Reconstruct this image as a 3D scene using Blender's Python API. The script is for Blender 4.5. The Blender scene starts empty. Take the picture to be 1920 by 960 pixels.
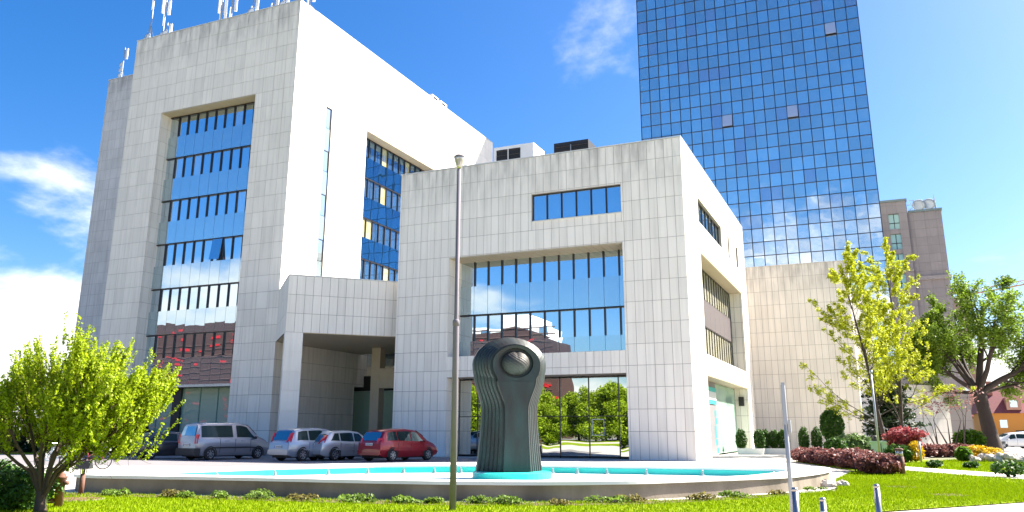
import bpy, math, random
import numpy as np
from mathutils import Vector, Matrix
R = math.radians
random.seed(7)
rng = np.random.default_rng(11)
scene = bpy.context.scene
COL = scene.collection

# ------------------------------------------------------------------ camera, sky, sun, exposure
PITCH, YAW, ROLL = 0.24994, 0.414736, 0.00257
F = Vector((-math.sin(YAW)*math.cos(PITCH), math.cos(YAW)*math.cos(PITCH), math.sin(PITCH)))
r0 = Vector((math.cos(YAW), math.sin(YAW), 0)); u0_ = r0.cross(F)
rr = r0*math.cos(ROLL) + u0_*math.sin(ROLL); uu = u0_*math.cos(ROLL) - r0*math.sin(ROLL)
cd = bpy.data.cameras.new('camera'); cam = bpy.data.objects.new('camera', cd); COL.objects.link(cam)
cam.matrix_world = Matrix(((rr.x, uu.x, -F.x, 0), (rr.y, uu.y, -F.y, 0), (rr.z, uu.z, -F.z, 1.5), (0, 0, 0, 1)))
cd.sensor_width = 36; cd.lens = 36*1522.9/1920; cd.shift_y = -(480-420.9)/1920
cd.clip_start = 0.1; cd.clip_end = 3000
scene.camera = cam

SUN_AZ, SUN_EL = R(40), R(43)          # azimuth from +X towards +Y
sd = Vector((math.cos(SUN_EL)*math.cos(SUN_AZ), math.cos(SUN_EL)*math.sin(SUN_AZ), math.sin(SUN_EL)))
sun = bpy.data.lights.new('sun', 'SUN'); sun.energy = 4.8; sun.angle = R(0.53); sun.color = (1, .93, .82)
so = bpy.data.objects.new('sun', sun); COL.objects.link(so)
so.rotation_euler = (-sd).to_track_quat('-Z', 'Y').to_euler(); so.location = (60, 20, 80)

world = bpy.data.worlds.new('World'); scene.world = world; world.use_nodes = True
wt = world.node_tree; wt.nodes.clear()
def wn(t, **k):
    n = wt.nodes.new(t)
    for a, b in k.items(): setattr(n, a, b)
    return n
sky = wn('ShaderNodeTexSky', sky_type='NISHITA', sun_disc=False)
sky.sun_elevation = SUN_EL; sky.sun_rotation = R(90) - SUN_AZ
sky.altitude = 300; sky.air_density = 1.0; sky.dust_density = 1.9; sky.ozone_density = 4.0
hs = wn('ShaderNodeHueSaturation'); hs.inputs['Saturation'].default_value = 1.36; hs.inputs['Hue'].default_value = .506
wt.links.new(sky.outputs[0], hs.inputs['Color'])
bg = wn('ShaderNodeBackground'); bg.inputs[1].default_value = 0.056
wt.links.new(hs.outputs[0], bg.inputs[0])
tc = wn('ShaderNodeTexCoord'); sx = wn('ShaderNodeSeparateXYZ'); wt.links.new(tc.outputs['Generated'], sx.inputs[0])
def wm(op, a, b=None):
    n = wn('ShaderNodeMath', operation=op)
    for i, v in enumerate((a, b)):
        if v is None: continue
        if hasattr(v, 'links') or hasattr(v, 'is_linked'): wt.links.new(v, n.inputs[i])
        else: n.inputs[i].default_value = v
    return n.outputs[0]
zz = wm('MAXIMUM', sx.outputs[2], 0.0)
den = wm('ADD', zz, 0.30)
cx = wn('ShaderNodeCombineXYZ'); wt.links.new(wm('DIVIDE', sx.outputs[0], den), cx.inputs[0]); wt.links.new(wm('DIVIDE', sx.outputs[1], den), cx.inputs[1])
cx.inputs[2].default_value = 2.9
nz = wn('ShaderNodeTexNoise'); nz.inputs['Scale'].default_value = 1.15; nz.inputs['Detail'].default_value = 9; nz.inputs['Roughness'].default_value = .56
nz.inputs['Distortion'].default_value = .25
wt.links.new(cx.outputs[0], nz.inputs['Vector'])
nf = wm('SUBTRACT', nz.outputs[0], wm('MULTIPLY', zz, 0.55))
mr = wn('ShaderNodeMapRange', interpolation_type='SMOOTHSTEP'); wt.links.new(nf, mr.inputs[0])
mr.inputs[1].default_value = .405; mr.inputs[2].default_value = .545
cbg = wn('ShaderNodeBackground'); cbg.inputs[0].default_value = (1, .985, .96, 1); cbg.inputs[1].default_value = 0.42
mx = wn('ShaderNodeMixShader'); wt.links.new(wm('MULTIPLY', mr.outputs[0], .93), mx.inputs[0])
wt.links.new(bg.outputs[0], mx.inputs[1]); wt.links.new(cbg.outputs[0], mx.inputs[2])
wo = wn('ShaderNodeOutputWorld'); wt.links.new(mx.outputs[0], wo.inputs[0])

vs = scene.view_settings; vs.view_transform = 'Standard'; vs.look = 'None'; vs.exposure = 2.15; vs.gamma = 1
vs.use_curve_mapping = False

# ------------------------------------------------------------------ helpers
def mat(name, col, rough=.6, var=0, nscale=3, ncol=None, nfac=.5, bump=0, bscale=20, spec=.5, metal=0, stretch=None, objvar=0, islvar=0, coat=0, trans=0):
    m = bpy.data.materials.new(name); m.use_nodes = True
    t = m.node_tree; b = t.nodes['Principled BSDF']; L = t.links.new
    b.inputs['Roughness'].default_value = rough; b.inputs['Specular IOR Level'].default_value = spec
    b.inputs['Metallic'].default_value = metal; b.inputs['Coat Weight'].default_value = coat
    c4 = (*col, 1)
    geo = t.nodes.new('ShaderNodeNewGeometry')
    mp = t.nodes.new('ShaderNodeMapping'); L(geo.outputs['Position'], mp.inputs[0])
    if stretch: mp.inputs['Scale'].default_value = stretch
    rgb = None
    if ncol is not None:
        n = t.nodes.new('ShaderNodeTexNoise'); n.inputs['Scale'].default_value = nscale; n.inputs['Detail'].default_value = 6
        L(mp.outputs[0], n.inputs['Vector'])
        ra = t.nodes.new('ShaderNodeMapRange'); L(n.outputs[0], ra.inputs[0]); ra.inputs[1].default_value = .35; ra.inputs[2].default_value = .7
        ra.inputs[4].default_value = nfac
        mi = t.nodes.new('ShaderNodeMix'); mi.data_type = 'RGBA'; L(ra.outputs[0], mi.inputs[0])
        mi.inputs[6].default_value = c4; mi.inputs[7].default_value = (*ncol, 1); rgb = mi.outputs[2]
    if objvar or islvar:
        h = t.nodes.new('ShaderNodeHueSaturation')
        if rgb: L(rgb, h.inputs['Color'])
        else: h.inputs['Color'].default_value = c4
        oi = t.nodes.new('ShaderNodeObjectInfo')
        a = t.nodes.new('ShaderNodeMath'); a.operation = 'MULTIPLY_ADD'; L(oi.outputs['Random'], a.inputs[0]); a.inputs[1].default_value = objvar*2; a.inputs[2].default_value = 1-objvar
        a2 = t.nodes.new('ShaderNodeMath'); a2.operation = 'MULTIPLY_ADD'; L(geo.outputs['Random Per Island'], a2.inputs[0]); a2.inputs[1].default_value = islvar*2; a2.inputs[2].default_value = -islvar
        a3 = t.nodes.new('ShaderNodeMath'); a3.operation = 'ADD'; L(a.outputs[0], a3.inputs[0]); L(a2.outputs[0], a3.inputs[1])
        L(a3.outputs[0], h.inputs['Value']); rgb = h.outputs[0]
    if rgb: L(rgb, b.inputs['Base Color'])
    else: b.inputs['Base Color'].default_value = c4
    if bump:
        n2 = t.nodes.new('ShaderNodeTexNoise'); n2.inputs['Scale'].default_value = bscale; n2.inputs['Detail'].default_value = 4
        L(mp.outputs[0], n2.inputs['Vector'])
        bu = t.nodes.new('ShaderNodeBump'); bu.inputs['Strength'].default_value = bump; bu.inputs['Distance'].default_value = .02
        L(n2.outputs[0], bu.inputs['Height']); L(bu.outputs[0], b.inputs['Normal'])
    if trans:
        tr = t.nodes.new('ShaderNodeBsdfTranslucent')
        if rgb: L(rgb, tr.inputs[0])
        else: tr.inputs[0].default_value = c4
        ms = t.nodes.new('ShaderNodeMixShader'); ms.inputs[0].default_value = trans
        L(b.outputs[0], ms.inputs[1]); L(tr.outputs[0], ms.inputs[2]); L(ms.outputs[0], t.nodes['Material Output'].inputs[0])
    return m

def stone(name, col, dark, top=None, streak=.35, objvar=.05):
    """pale stone panels: tone per panel, fine vertical streaks, optional old dirt along a parapet"""
    m = mat(name, col, rough=.55, objvar=objvar, islvar=objvar, ncol=dark, nscale=.9, nfac=.55, stretch=(1, 1, .5), bump=.08, bscale=30)
    t = m.node_tree; L = t.links.new; b = t.nodes['Principled BSDF']
    src = b.inputs['Base Color'].links[0].from_socket
    geo = t.nodes.new('ShaderNodeNewGeometry'); mp = t.nodes.new('ShaderNodeMapping'); mp.inputs['Scale'].default_value = (5, 5, .22)
    L(geo.outputs['Position'], mp.inputs[0])
    n = t.nodes.new('ShaderNodeTexNoise'); n.inputs['Scale'].default_value = 1; n.inputs['Detail'].default_value = 5; L(mp.outputs[0], n.inputs[0])
    ra = t.nodes.new('ShaderNodeMapRange'); L(n.outputs[0], ra.inputs[0]); ra.inputs[1].default_value = .48; ra.inputs[2].default_value = .72; ra.inputs[4].default_value = streak
    fac = ra.outputs[0]
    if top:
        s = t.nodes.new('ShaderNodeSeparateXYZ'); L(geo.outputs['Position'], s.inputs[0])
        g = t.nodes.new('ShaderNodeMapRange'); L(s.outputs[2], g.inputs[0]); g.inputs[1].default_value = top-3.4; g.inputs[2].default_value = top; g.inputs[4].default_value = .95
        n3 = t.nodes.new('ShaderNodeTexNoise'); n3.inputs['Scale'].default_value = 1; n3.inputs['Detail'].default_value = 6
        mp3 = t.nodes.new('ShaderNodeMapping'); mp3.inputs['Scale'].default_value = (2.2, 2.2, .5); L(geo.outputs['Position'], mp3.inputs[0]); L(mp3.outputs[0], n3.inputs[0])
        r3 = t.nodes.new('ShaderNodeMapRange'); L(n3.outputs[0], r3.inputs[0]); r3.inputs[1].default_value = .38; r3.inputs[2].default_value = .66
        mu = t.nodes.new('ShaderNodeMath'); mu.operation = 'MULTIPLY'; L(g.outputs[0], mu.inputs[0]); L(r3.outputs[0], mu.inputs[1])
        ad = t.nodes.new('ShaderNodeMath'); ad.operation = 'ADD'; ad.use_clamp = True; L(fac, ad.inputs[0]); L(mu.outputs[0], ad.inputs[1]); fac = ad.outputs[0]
    mi = t.nodes.new('ShaderNodeMix'); mi.data_type = 'RGBA'; L(fac, mi.inputs[0]); L(src, mi.inputs[6])
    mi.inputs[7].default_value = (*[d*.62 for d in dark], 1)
    L(mi.outputs[2], b.inputs['Base Color'])
    return m

def glass(name, tint, refl, inside, wav=.15, ior=1.5, tintvar=0, lightp=0, light=(.6, .55, .35), rough=0.0):
    """coated window glass: mirror reflection over a dim room; some panes have pale blinds"""
    m = bpy.data.materials.new(name); m.use_nodes = True; t = m.node_tree; L = t.links.new
    b = t.nodes['Principled BSDF']; b.inputs['Roughness'].default_value = .8; b.inputs['Specular IOR Level'].default_value = 0
    b.inputs['Base Color'].default_value = (*inside, 1)
    if lightp:
        oi = t.nodes.new('ShaderNodeObjectInfo'); c = t.nodes.new('ShaderNodeMath'); c.operation = 'LESS_THAN'; c.inputs[1].default_value = lightp
        L(oi.outputs['Random'], c.inputs[0])
        mi = t.nodes.new('ShaderNodeMix'); mi.data_type = 'RGBA'; L(c.outputs[0], mi.inputs[0]); mi.inputs[6].default_value = (*inside, 1); mi.inputs[7].default_value = (*light, 1)
        L(mi.outputs[2], b.inputs['Base Color'])
    g = t.nodes.new('ShaderNodeBsdfGlossy'); g.inputs['Color'].default_value = (*tint, 1); g.inputs['Roughness'].default_value = rough
    fr = t.nodes.new('ShaderNodeFresnel'); fr.inputs[0].default_value = ior
    ma = t.nodes.new('ShaderNodeMath'); ma.operation = 'MULTIPLY_ADD'; L(fr.outputs[0], ma.inputs[0]); ma.inputs[1].default_value = 1-refl; ma.inputs[2].default_value = refl
    ms = t.nodes.new('ShaderNodeMixShader'); L(ma.outputs[0], ms.inputs[0]); L(b.outputs[0], ms.inputs[1]); L(g.outputs[0], ms.inputs[2])
    geo = t.nodes.new('ShaderNodeNewGeometry'); n = t.nodes.new('ShaderNodeTexNoise'); n.inputs['Scale'].default_value = .55; n.inputs['Detail'].default_value = 1
    L(geo.outputs['Position'], n.inputs[0])
    bu = t.nodes.new('ShaderNodeBump'); bu.inputs['Strength'].default_value = wav; bu.inputs['Distance'].default_value = .02; L(n.outputs[0], bu.inputs['Height']); L(bu.outputs[0], g.inputs['Normal'])
    if tintvar:
        oi2 = t.nodes.new('ShaderNodeObjectInfo'); ad = t.nodes.new('ShaderNodeMath'); ad.operation = 'ADD'; L(oi2.outputs['Random'], ad.inputs[0]); L(geo.outputs['Random Per Island'], ad.inputs[1])
        fc = t.nodes.new('ShaderNodeMath'); fc.operation = 'FRACT'; L(ad.outputs[0], fc.inputs[0]); mr_ = t.nodes.new('ShaderNodeMapRange'); L(fc.outputs[0], mr_.inputs[0]); mr_.inputs[3].default_value = 1-tintvar; mr_.inputs[4].default_value = 1+tintvar
        h_ = t.nodes.new('ShaderNodeHueSaturation'); h_.inputs['Color'].default_value = (*tint, 1); L(mr_.outputs[0], h_.inputs['Value']); L(h_.outputs[0], g.inputs['Color'])
    L(ms.outputs[0], t.nodes['Material Output'].inputs[0])
    return m

class MB:
    def __init__(s): s.v = []; s.f = []; s.m = []
    def add(s, vs_, fs, mi=0):
        o = len(s.v); s.v += [tuple(p) for p in vs_]; s.f += [tuple(i+o for i in f) for f in fs]; s.m += [mi]*len(fs); return s
    def box(s, c, d, rz=0, mi=0, M=None):
        x, y, z = [k/2 for k in d]; ca, sa = math.cos(rz), math.sin(rz); P = []
        for sx_, sy_, sz_ in ((-1,-1,-1),(1,-1,-1),(1,1,-1),(-1,1,-1),(-1,-1,1),(1,-1,1),(1,1,1),(-1,1,1)):
            a, b_, c_ = x*sx_, y*sy_, z*sz_
            p = Vector((c[0]+a*ca-b_*sa, c[1]+a*sa+b_*ca, c[2]+c_)); P.append(M @ p if M else p)
        return s.add(P, [(0,3,2,1),(4,5,6,7),(0,1,5,4),(1,2,6,5),(2,3,7,6),(3,0,4,7)], mi)
    def b2(s, x0, x1, y0, y1, z0, z1, mi=0): return s.box(((x0+x1)/2, (y0+y1)/2, (z0+z1)/2), (x1-x0, y1-y0, z1-z0), 0, mi)
    def tube(s, pts, rad, n=6, mi=0, cap=True):
        pts = [Vector(p) for p in pts]; k = len(pts)
        if not hasattr(rad, '__len__'): rad = [rad]*k
        V = []; 
        for i, p in enumerate(pts):
            d = (pts[min(i+1, k-1)]-pts[max(i-1, 0)]).normalized()
            a = d.cross(Vector((0, 0, 1)) if abs(d.z) < .9 else Vector((1, 0, 0))).normalized(); b_ = d.cross(a)
            for j in range(n):
                t = 2*math.pi*j/n; V.append(p + (a*math.cos(t)+b_*math.sin(t))*rad[i])
        Fs = [(i*n+j, i*n+(j+1) % n, (i+1)*n+(j+1) % n, (i+1)*n+j) for i in range(k-1) for j in range(n)]
        if cap: Fs += [tuple(range(n))[::-1], tuple((k-1)*n+j for j in range(n))]
        return s.add(V, Fs, mi)
    def lathe(s, prof, c=(0, 0, 0), n=20, mi=0, M=None):
        V = []
        for r_, z in prof:
            for j in range(n):
                t = 2*math.pi*j/n; p = Vector((c[0]+r_*math.cos(t), c[1]+r_*math.sin(t), c[2]+z)); V.append(M @ p if M else p)
        k = len(prof)
        Fs = [(i*n+j, i*n+(j+1) % n, (i+1)*n+(j+1) % n, (i+1)*n+j) for i in range(k-1) for j in range(n)]
        Fs += [tuple(range(n))[::-1], tuple((k-1)*n+j for j in range(n))]
        return s.add(V, Fs, mi)
    def prism(s, poly, z0, z1, mi=0):
        n = len(poly)
        return s.add([(*p, z0) for p in poly]+[(*p, z1) for p in poly], [tuple(range(n))[::-1], tuple(range(n, 2*n))]+[(i, (i+1) % n, n+(i+1) % n, n+i) for i in range(n)], mi)
    def build(s, name, mats, parent=None, smooth=False, loc=None):
        me = bpy.data.meshes.new(name); me.from_pydata(s.v, [], s.f)
        if not isinstance(mats, (list, tuple)): mats = [mats]
        for m in mats: me.materials.append(m)
        if len(mats) > 1: me.polygons.foreach_set('material_index', s.m)
        if smooth: me.polygons.foreach_set('use_smooth', [True]*len(s.f))
        me.update(); o = bpy.data.objects.new(name, me); COL.objects.link(o)
        if parent: o.parent = parent
        if loc: o.location = loc
        return o
def tag(o, label, cat, group=None, kind=None):
    if label: o['label'] = label
    if cat: o['category'] = cat
    if group: o['group'] = group
    if kind: o['kind'] = kind
    return o
def thing(name, label, cat, loc=(0, 0, 0), rz=0, group=None):
    o = bpy.data.objects.new(name, None); COL.objects.link(o); o.location = loc; o.rotation_euler = (0, 0, rz); o.empty_display_size = .2
    return tag(o, label, cat, group)
def np_mesh(name, V, Fq, mats, parent=None, n=4, smooth=False):
    """V (N,3), Fq (M,n) int array"""
    me = bpy.data.meshes.new(name); me.vertices.add(len(V)); me.vertices.foreach_set('co', np.asarray(V, np.float32).ravel())
    Mf = len(Fq); me.loops.add(Mf*n); me.loops.foreach_set('vertex_index', np.asarray(Fq, np.int32).ravel())
    me.polygons.add(Mf); me.polygons.foreach_set('loop_start', np.arange(0, Mf*n, n, dtype=np.int32)); me.polygons.foreach_set('loop_total', np.full(Mf, n, np.int32))
    if smooth: me.polygons.foreach_set('use_smooth', np.ones(Mf, bool))
    me.materials.append(mats) if not isinstance(mats, (list, tuple)) else [me.materials.append(m) for m in mats]
    me.update(calc_edges=True); me.validate()
    o = bpy.data.objects.new(name, me); COL.objects.link(o)
    if parent: o.parent = parent
    return o
_unit = None
def unit_mesh(material, name):
    mb = MB(); mb.box((0, 0, 0), (1, 1, 1)); me = bpy.data.meshes.new(name); me.from_pydata(mb.v, [], mb.f); me.materials.append(material); me.update(); return me
def piece(name, me, c, d, rz=0, parent=None, rx=0):
    o = bpy.data.objects.new(name, me); COL.objects.link(o); o.location = c; o.scale = d; o.rotation_euler = (rx, 0, rz)
    if parent: o.parent = parent
    return o

# ------------------------------------------------------------------ materials
M = {}
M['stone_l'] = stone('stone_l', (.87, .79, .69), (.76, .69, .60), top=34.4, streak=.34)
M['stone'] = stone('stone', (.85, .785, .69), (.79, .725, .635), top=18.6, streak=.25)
M['stone_w'] = stone('stone_w', (.82, .77, .70), (.77, .72, .65), streak=.12)
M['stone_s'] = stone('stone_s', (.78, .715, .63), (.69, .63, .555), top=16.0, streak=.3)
M['stone_h'] = stone('stone_h', (.30, .25, .24), (.25, .21, .21), streak=.2)
M['joint'] = mat('joint', (.30, .27, .24), .8)
M['joint_h'] = mat('joint_h', (.14, .12, .12), .8)
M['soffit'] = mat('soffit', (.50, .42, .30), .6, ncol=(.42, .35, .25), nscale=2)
M['coping'] = mat('coping', (.62, .62, .60), .4)
M['roof'] = mat('roof', (.30, .29, .28), .8)
M['frame'] = mat('frame', (.018, .012, .012), .35)
M['win'] = glass('win', (.78, .90, .97), .66, (.05, .08, .10), lightp=.12, light=(.25, .27, .24))
M['spandrel'] = glass('spandrel', (.76, .88, .92), .56, (.15, .21, .24), wav=.2)
M['win_e'] = glass('win_e', (.45, .70, .95), .5, (.04, .08, .14), lightp=.35, light=(.55, .50, .22))
M['spandrel_e'] = glass('spandrel_e', (.16, .42, .70), .62, (.01, .04, .10), wav=.2)
M['store'] = glass('store', (.88, .92, .90), .62, (.012, .02, .015), wav=.35)
M['greenglass'] = glass('greenglass', (.62, .80, .74), .16, (.36, .52, .43), wav=.3)
M['win_c'] = glass('win_c', (.7, .8, .85), .25, (.42, .40, .30), wav=.15)
M['towerglass'] = glass('towerglass', (.90, .93, .90), .76, (.22, .27, .29), wav=.4, tintvar=.13)
M['openpane'] = glass('openpane', (.8, .85, .9), .4, (.55, .6, .7), wav=.1)  # whitish inside colour stands in for the reflection of a sunlit cloud
M['towerpale'] = glass('towerpale', (.60, .74, .86), .62, (.22, .28, .34), wav=.3)
M['mullion'] = mat('mullion', (.02, .022, .04), .4)
M['grass'] = mat('grass', (.16, .24, .003), .9, spec=.05, ncol=(.21, .255, .015), nscale=.8, nfac=.9, bump=.6, bscale=60)
M['blade'] = mat('blade', (.195, .285, .002), .8, spec=.08, islvar=.3, trans=.35)
M['paving'] = mat('paving', (.44, .41, .375), .8, ncol=(.36, .335, .31), nscale=1.5, bump=.1)
M['asphalt'] = mat('asphalt', (.16, .15, .155), .85, ncol=(.12, .115, .12), nscale=.8, bump=.3, bscale=80)
M['lot'] = mat('lot', (.20, .186, .19), .85, ncol=(.155, .145, .15), nscale=.8, bump=.2, bscale=80)
M['path'] = mat('path', (.48, .43, .38), .85, ncol=(.40, .36, .31), nscale=2, bump=.15)
M['earth'] = mat('earth', (.14, .13, .07), .9, ncol=(.10, .15, .04), nscale=.05)
M['soil'] = mat('soil', (.13, .08, .05), .95, ncol=(.08, .05, .03), nscale=6, bump=.6, bscale=15)
M['concrete'] = mat('concrete', (.25, .21, .16), .85, ncol=(.12, .098, .07), nscale=1.2, nfac=.9, stretch=(1, 1, .6), bump=.3)
M['white'] = mat('white', (.80, .79, .76), .6, ncol=(.70, .69, .66), nscale=2)
M['turq'] = mat('turq', (.02, .58, .49), .45, ncol=(.04, .50, .43), nscale=2)
M['pool'] = mat('pool', (.55, .74, .72), .5, ncol=(.45, .68, .67), nscale=.8)
M['bronze'] = mat('bronze', (.030, .026, .024), .5, ncol=(.035, .055, .052), nscale=2.6, nfac=.8, stretch=(1, 1, .35), bump=.25, bscale=12, metal=.35)
M['bronze_b'] = mat('bronze_b', (.05, .045, .04), .55, ncol=(.05, .05, .045), nscale=5, metal=.3)
M['steel'] = mat('steel', (.36, .34, .33), .3, metal=.9)
M['galv'] = mat('galv', (.30, .32, .34), .45, metal=.4, ncol=(.25, .27, .29), nscale=4)
M['post'] = mat('post', (.17, .155, .175), .7, ncol=(.13, .12, .135), nscale=3, spec=.2)
M['rust'] = mat('rust', (.17, .075, .05), .8, ncol=(.10, .05, .04), nscale=7, bump=.3)
M['dark'] = mat('dark', (.015, .014, .014), .5)
M['black'] = mat('black', (.008, .008, .008), .6)
M['lens'] = glass('lens', (.9, .9, .9), .25, (.25, .24, .20))
M['bark'] = mat('bark', (.075, .048, .034), .9, ncol=(.035, .024, .02), nscale=8, stretch=(1, 1, .3), bump=.7, bscale=25)
M['bark_d'] = mat('bark_d', (.055, .038, .03), .9, ncol=(.03, .022, .018), nscale=8, stretch=(1, 1, .3), bump=.7, bscale=20)
def leafm(n, c, iv=.35, tr=.45): return mat(n, c, .55, islvar=iv, trans=tr, spec=.3)
M['lf_lime'] = leafm('lf_lime', (.36, .46, .015), tr=.5)
M['lf_yel'] = leafm('lf_yel', (.42, .46, .02))
M['lf_olive'] = leafm('lf_olive', (.17, .26, .02))
M['lf_dark'] = leafm('lf_dark', (.025, .05, .015), tr=.2)
M['lf_box'] = leafm('lf_box', (.05, .12, .015), tr=.25)
M['lf_mid'] = leafm('lf_mid', (.10, .20, .012))
M['lf_str'] = leafm('lf_str', (.26, .36, .015), tr=.5)
M['lf_purp'] = leafm('lf_purp', (.21, .085, .075), tr=.3)
M['lf_red'] = leafm('lf_red', (.30, .06, .07), tr=.4)
M['lf_yfl'] = leafm('lf_yfl', (.62, .42, .01), tr=.3)
M['lf_pink'] = leafm('lf_pink', (.38, .20, .18), tr=.3)
M['lf_grey'] = leafm('lf_grey', (.16, .24, .08), tr=.2)
M['rock'] = mat('rock', (.45, .41, .36), .9, ncol=(.30, .24, .20), nscale=6, bump=.5)
M['tyre'] = mat('tyre', (.012, .012, .013), .8)
M['rim'] = mat('rim', (.45, .46, .48), .3, metal=.8)
M['carglass'] = glass('carglass', (.32, .42, .44), .02, (.015, .03, .03), wav=0, ior=1.28)
M['tail'] = mat('tail', (.55, .015, .02), .2, coat=.8)
M['plate'] = mat('plate', (.70, .70, .68), .5)
M['plateblue'] = mat('plateblue', (.02, .06, .35), .5)
M['trim'] = mat('trim', (.02, .02, .022), .6)
def paint(n, c, metal=.5): return mat(n, c, .32, metal=metal, coat=.7)

# ------------------------------------------------------------------ wall builders
def frame_of(o, ang):
    u = Vector((math.cos(ang), math.sin(ang), 0)); n = Vector((math.sin(ang), -math.cos(ang), 0))
    return Vector(o), u, n
def wall(mb, o, ang, u0, u1, z0, z1, holes, th, mi=0, off=.03):
    """solid wall with real openings; outer face sits `off` behind the cladding plane"""
    o, u, n = frame_of(o, ang)
    us = sorted({u0, u1, *[min(max(h[0], u0), u1) for h in holes], *[min(max(h[1], u0), u1) for h in holes]})
    zs = sorted({z0, z1, *[min(max(h[2], z0), z1) for h in holes], *[min(max(h[3], z0), z1) for h in holes]})
    for a, b in zip(zs, zs[1:]):
        run = None
        for c, d in list(zip(us, us[1:]))+[(None, None)]:
            solid = c is not None and not any(h[0]-1e-4 <= c and d <= h[1]+1e-4 and h[2]-1e-4 <= a and b <= h[3]+1e-4 for h in holes)
            if solid: run = [run[0] if run else c, d]
            if not solid and run:
                c0 = o+u*((run[0]+run[1])/2)-n*(off+th/2)
                mb.box((c0.x, c0.y, (a+b)/2), (run[1]-run[0], th, b-a), ang, mi); run = None
def rects_minus(u0, u1, z0, z1, holes):
    out = [(u0, u1, z0, z1)]
    for h in holes:
        nxt = []
        for (a, b, c, d) in out:
            if h[0] >= b-1e-4 or h[1] <= a+1e-4 or h[2] >= d-1e-4 or h[3] <= c+1e-4: nxt.append((a, b, c, d)); continue
            if h[0] > a: nxt.append((a, h[0], c, d))
            if h[1] < b: nxt.append((h[1], b, c, d))
            m0, m1 = max(a, h[0]), min(b, h[1])
            if h[2] > c: nxt.append((m0, m1, c, h[2]))
            if h[3] < d: nxt.append((m0, m1, h[3], d))
        out = nxt
    return [r for r in out if r[1]-r[0] > .06 and r[3]-r[2] > .06]
def clad(o, ang, u0, u1, rows, cw, holes=(), stag=False, phase=0.0):
    """list of panels (centre, dims, angle) covering a face; joints stay open"""
    o, u, n = frame_of(o, ang); G = .023; out = []
    for ri, (a, b) in enumerate(zip(rows, rows[1:])):
        k0 = math.floor((u0-phase)/cw)
        x = phase+k0*cw
        while x < u1-1e-4:
            for (p, q, c, d) in rects_minus(max(x, u0), min(x+cw, u1), a, b, holes):
                t = .026
                cc = o+u*((p+q)/2)-n*(t/2+random.uniform(0, .003))
                out.append(((cc.x, cc.y, (c+d)/2), (q-p-(G if q-p > .12 else 0), t, d-c-G), ang))
            x += cw
    return out
CAMP = Vector((0, 0, 1.5))
def place_panels(parent, plist, material, limit=300, name='panel', extra=()):
    """the panels that show largest become single parts, the others one joined part"""
    me = unit_mesh(material, name)
    def size(p):
        d = Vector(p[0])-CAMP; n = Vector((math.sin(p[2]), -math.cos(p[2]), 0))
        return -p[1][0]*p[1][2]*max(0.02, -(d.normalized().dot(n)))/d.length_squared
    pl = sorted(plist, key=size)
    for c, d, a in pl[:limit]: piece(name, me, c, d, a, parent)
    rest = list(pl[limit:])+list(extra)
    if rest:
        mb = MB()
        for c, d, a in rest: mb.box(c, d, a)
        o = mb.build('far_panels', material, parent); o['kind'] = 'stuff'
MOD = 1.217
ROWS = [0, 1.54]+[1.54+MOD*k for k in range(1, 40)]
def rows_to(z): 
    r_ = [a for a in ROWS if a < z-.25]; return r_+[z]
def bars(parent, o, ang, us, zs, u0, u1, z0, z1, w=.07, dp=.10, name='mullion', material=None, hname='transom', off=0.0):
    o, u, n = frame_of(o, ang); me = unit_mesh(material or M['frame'], name)
    for x in us:
        c = o+u*x+n*(dp/2+off); piece(name, me, (c.x, c.y, (z0+z1)/2), (w, dp, z1-z0), ang, parent)
    for z in zs:
        c = o+u*((u0+u1)/2)+n*(dp/2+off+.003); piece(hname, me, (c.x, c.y, z), (u1-u0, dp, w), ang, parent)
def panes(parent, o, ang, us, z0, z1, material, th=.02, tilt=.0013, name='window_pane', gap=.006, off=0.0, skip=()):
    o, u, n = frame_of(o, ang); me = unit_mesh(material, name); out = []
    for i, (a, b) in enumerate(zip(us, us[1:])):
        if i in skip: continue
        c = o+u*((a+b)/2)-n*(th/2)+n*off
        out.append(piece(name, me, (c.x, c.y, (z0+z1)/2), (b-a-gap, th, z1-z0-gap), ang+random.uniform(-tilt, tilt), parent, random.uniform(-tilt, tilt)))
    return out
def band_facade(parent, o, ang, us, zks, winh, span_to, mwin, mspan, frame_w=.09):
    """office storeys: a band of windows with dark mullions over a band of spandrel glass, storey by storey"""
    fm = unit_mesh(M['frame'], 'mullion'); O, u, n = frame_of(o, ang)
    for i, zk in enumerate(zks):
        zb = zk-winh; zl = span_to[i]
        panes(parent, o, ang, us, zb, zk, mwin)
        for x in us[1:-1]:
            c = O+u*x+n*.05; piece('mullion', fm, (c.x, c.y, (zb+zk)/2), (frame_w, .10, zk-zb), ang, parent)
        c = O+u*((us[0]+us[-1])/2)+n*.06; piece('transom', fm, (c.x, c.y, zk-.03), (us[-1]-us[0], .12, .07), ang, parent)
        panes(parent, o, ang, us, zl+.03, zb, mspan, name='spandrel_panel', off=.12, tilt=.0022, gap=.02)
    return

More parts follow.
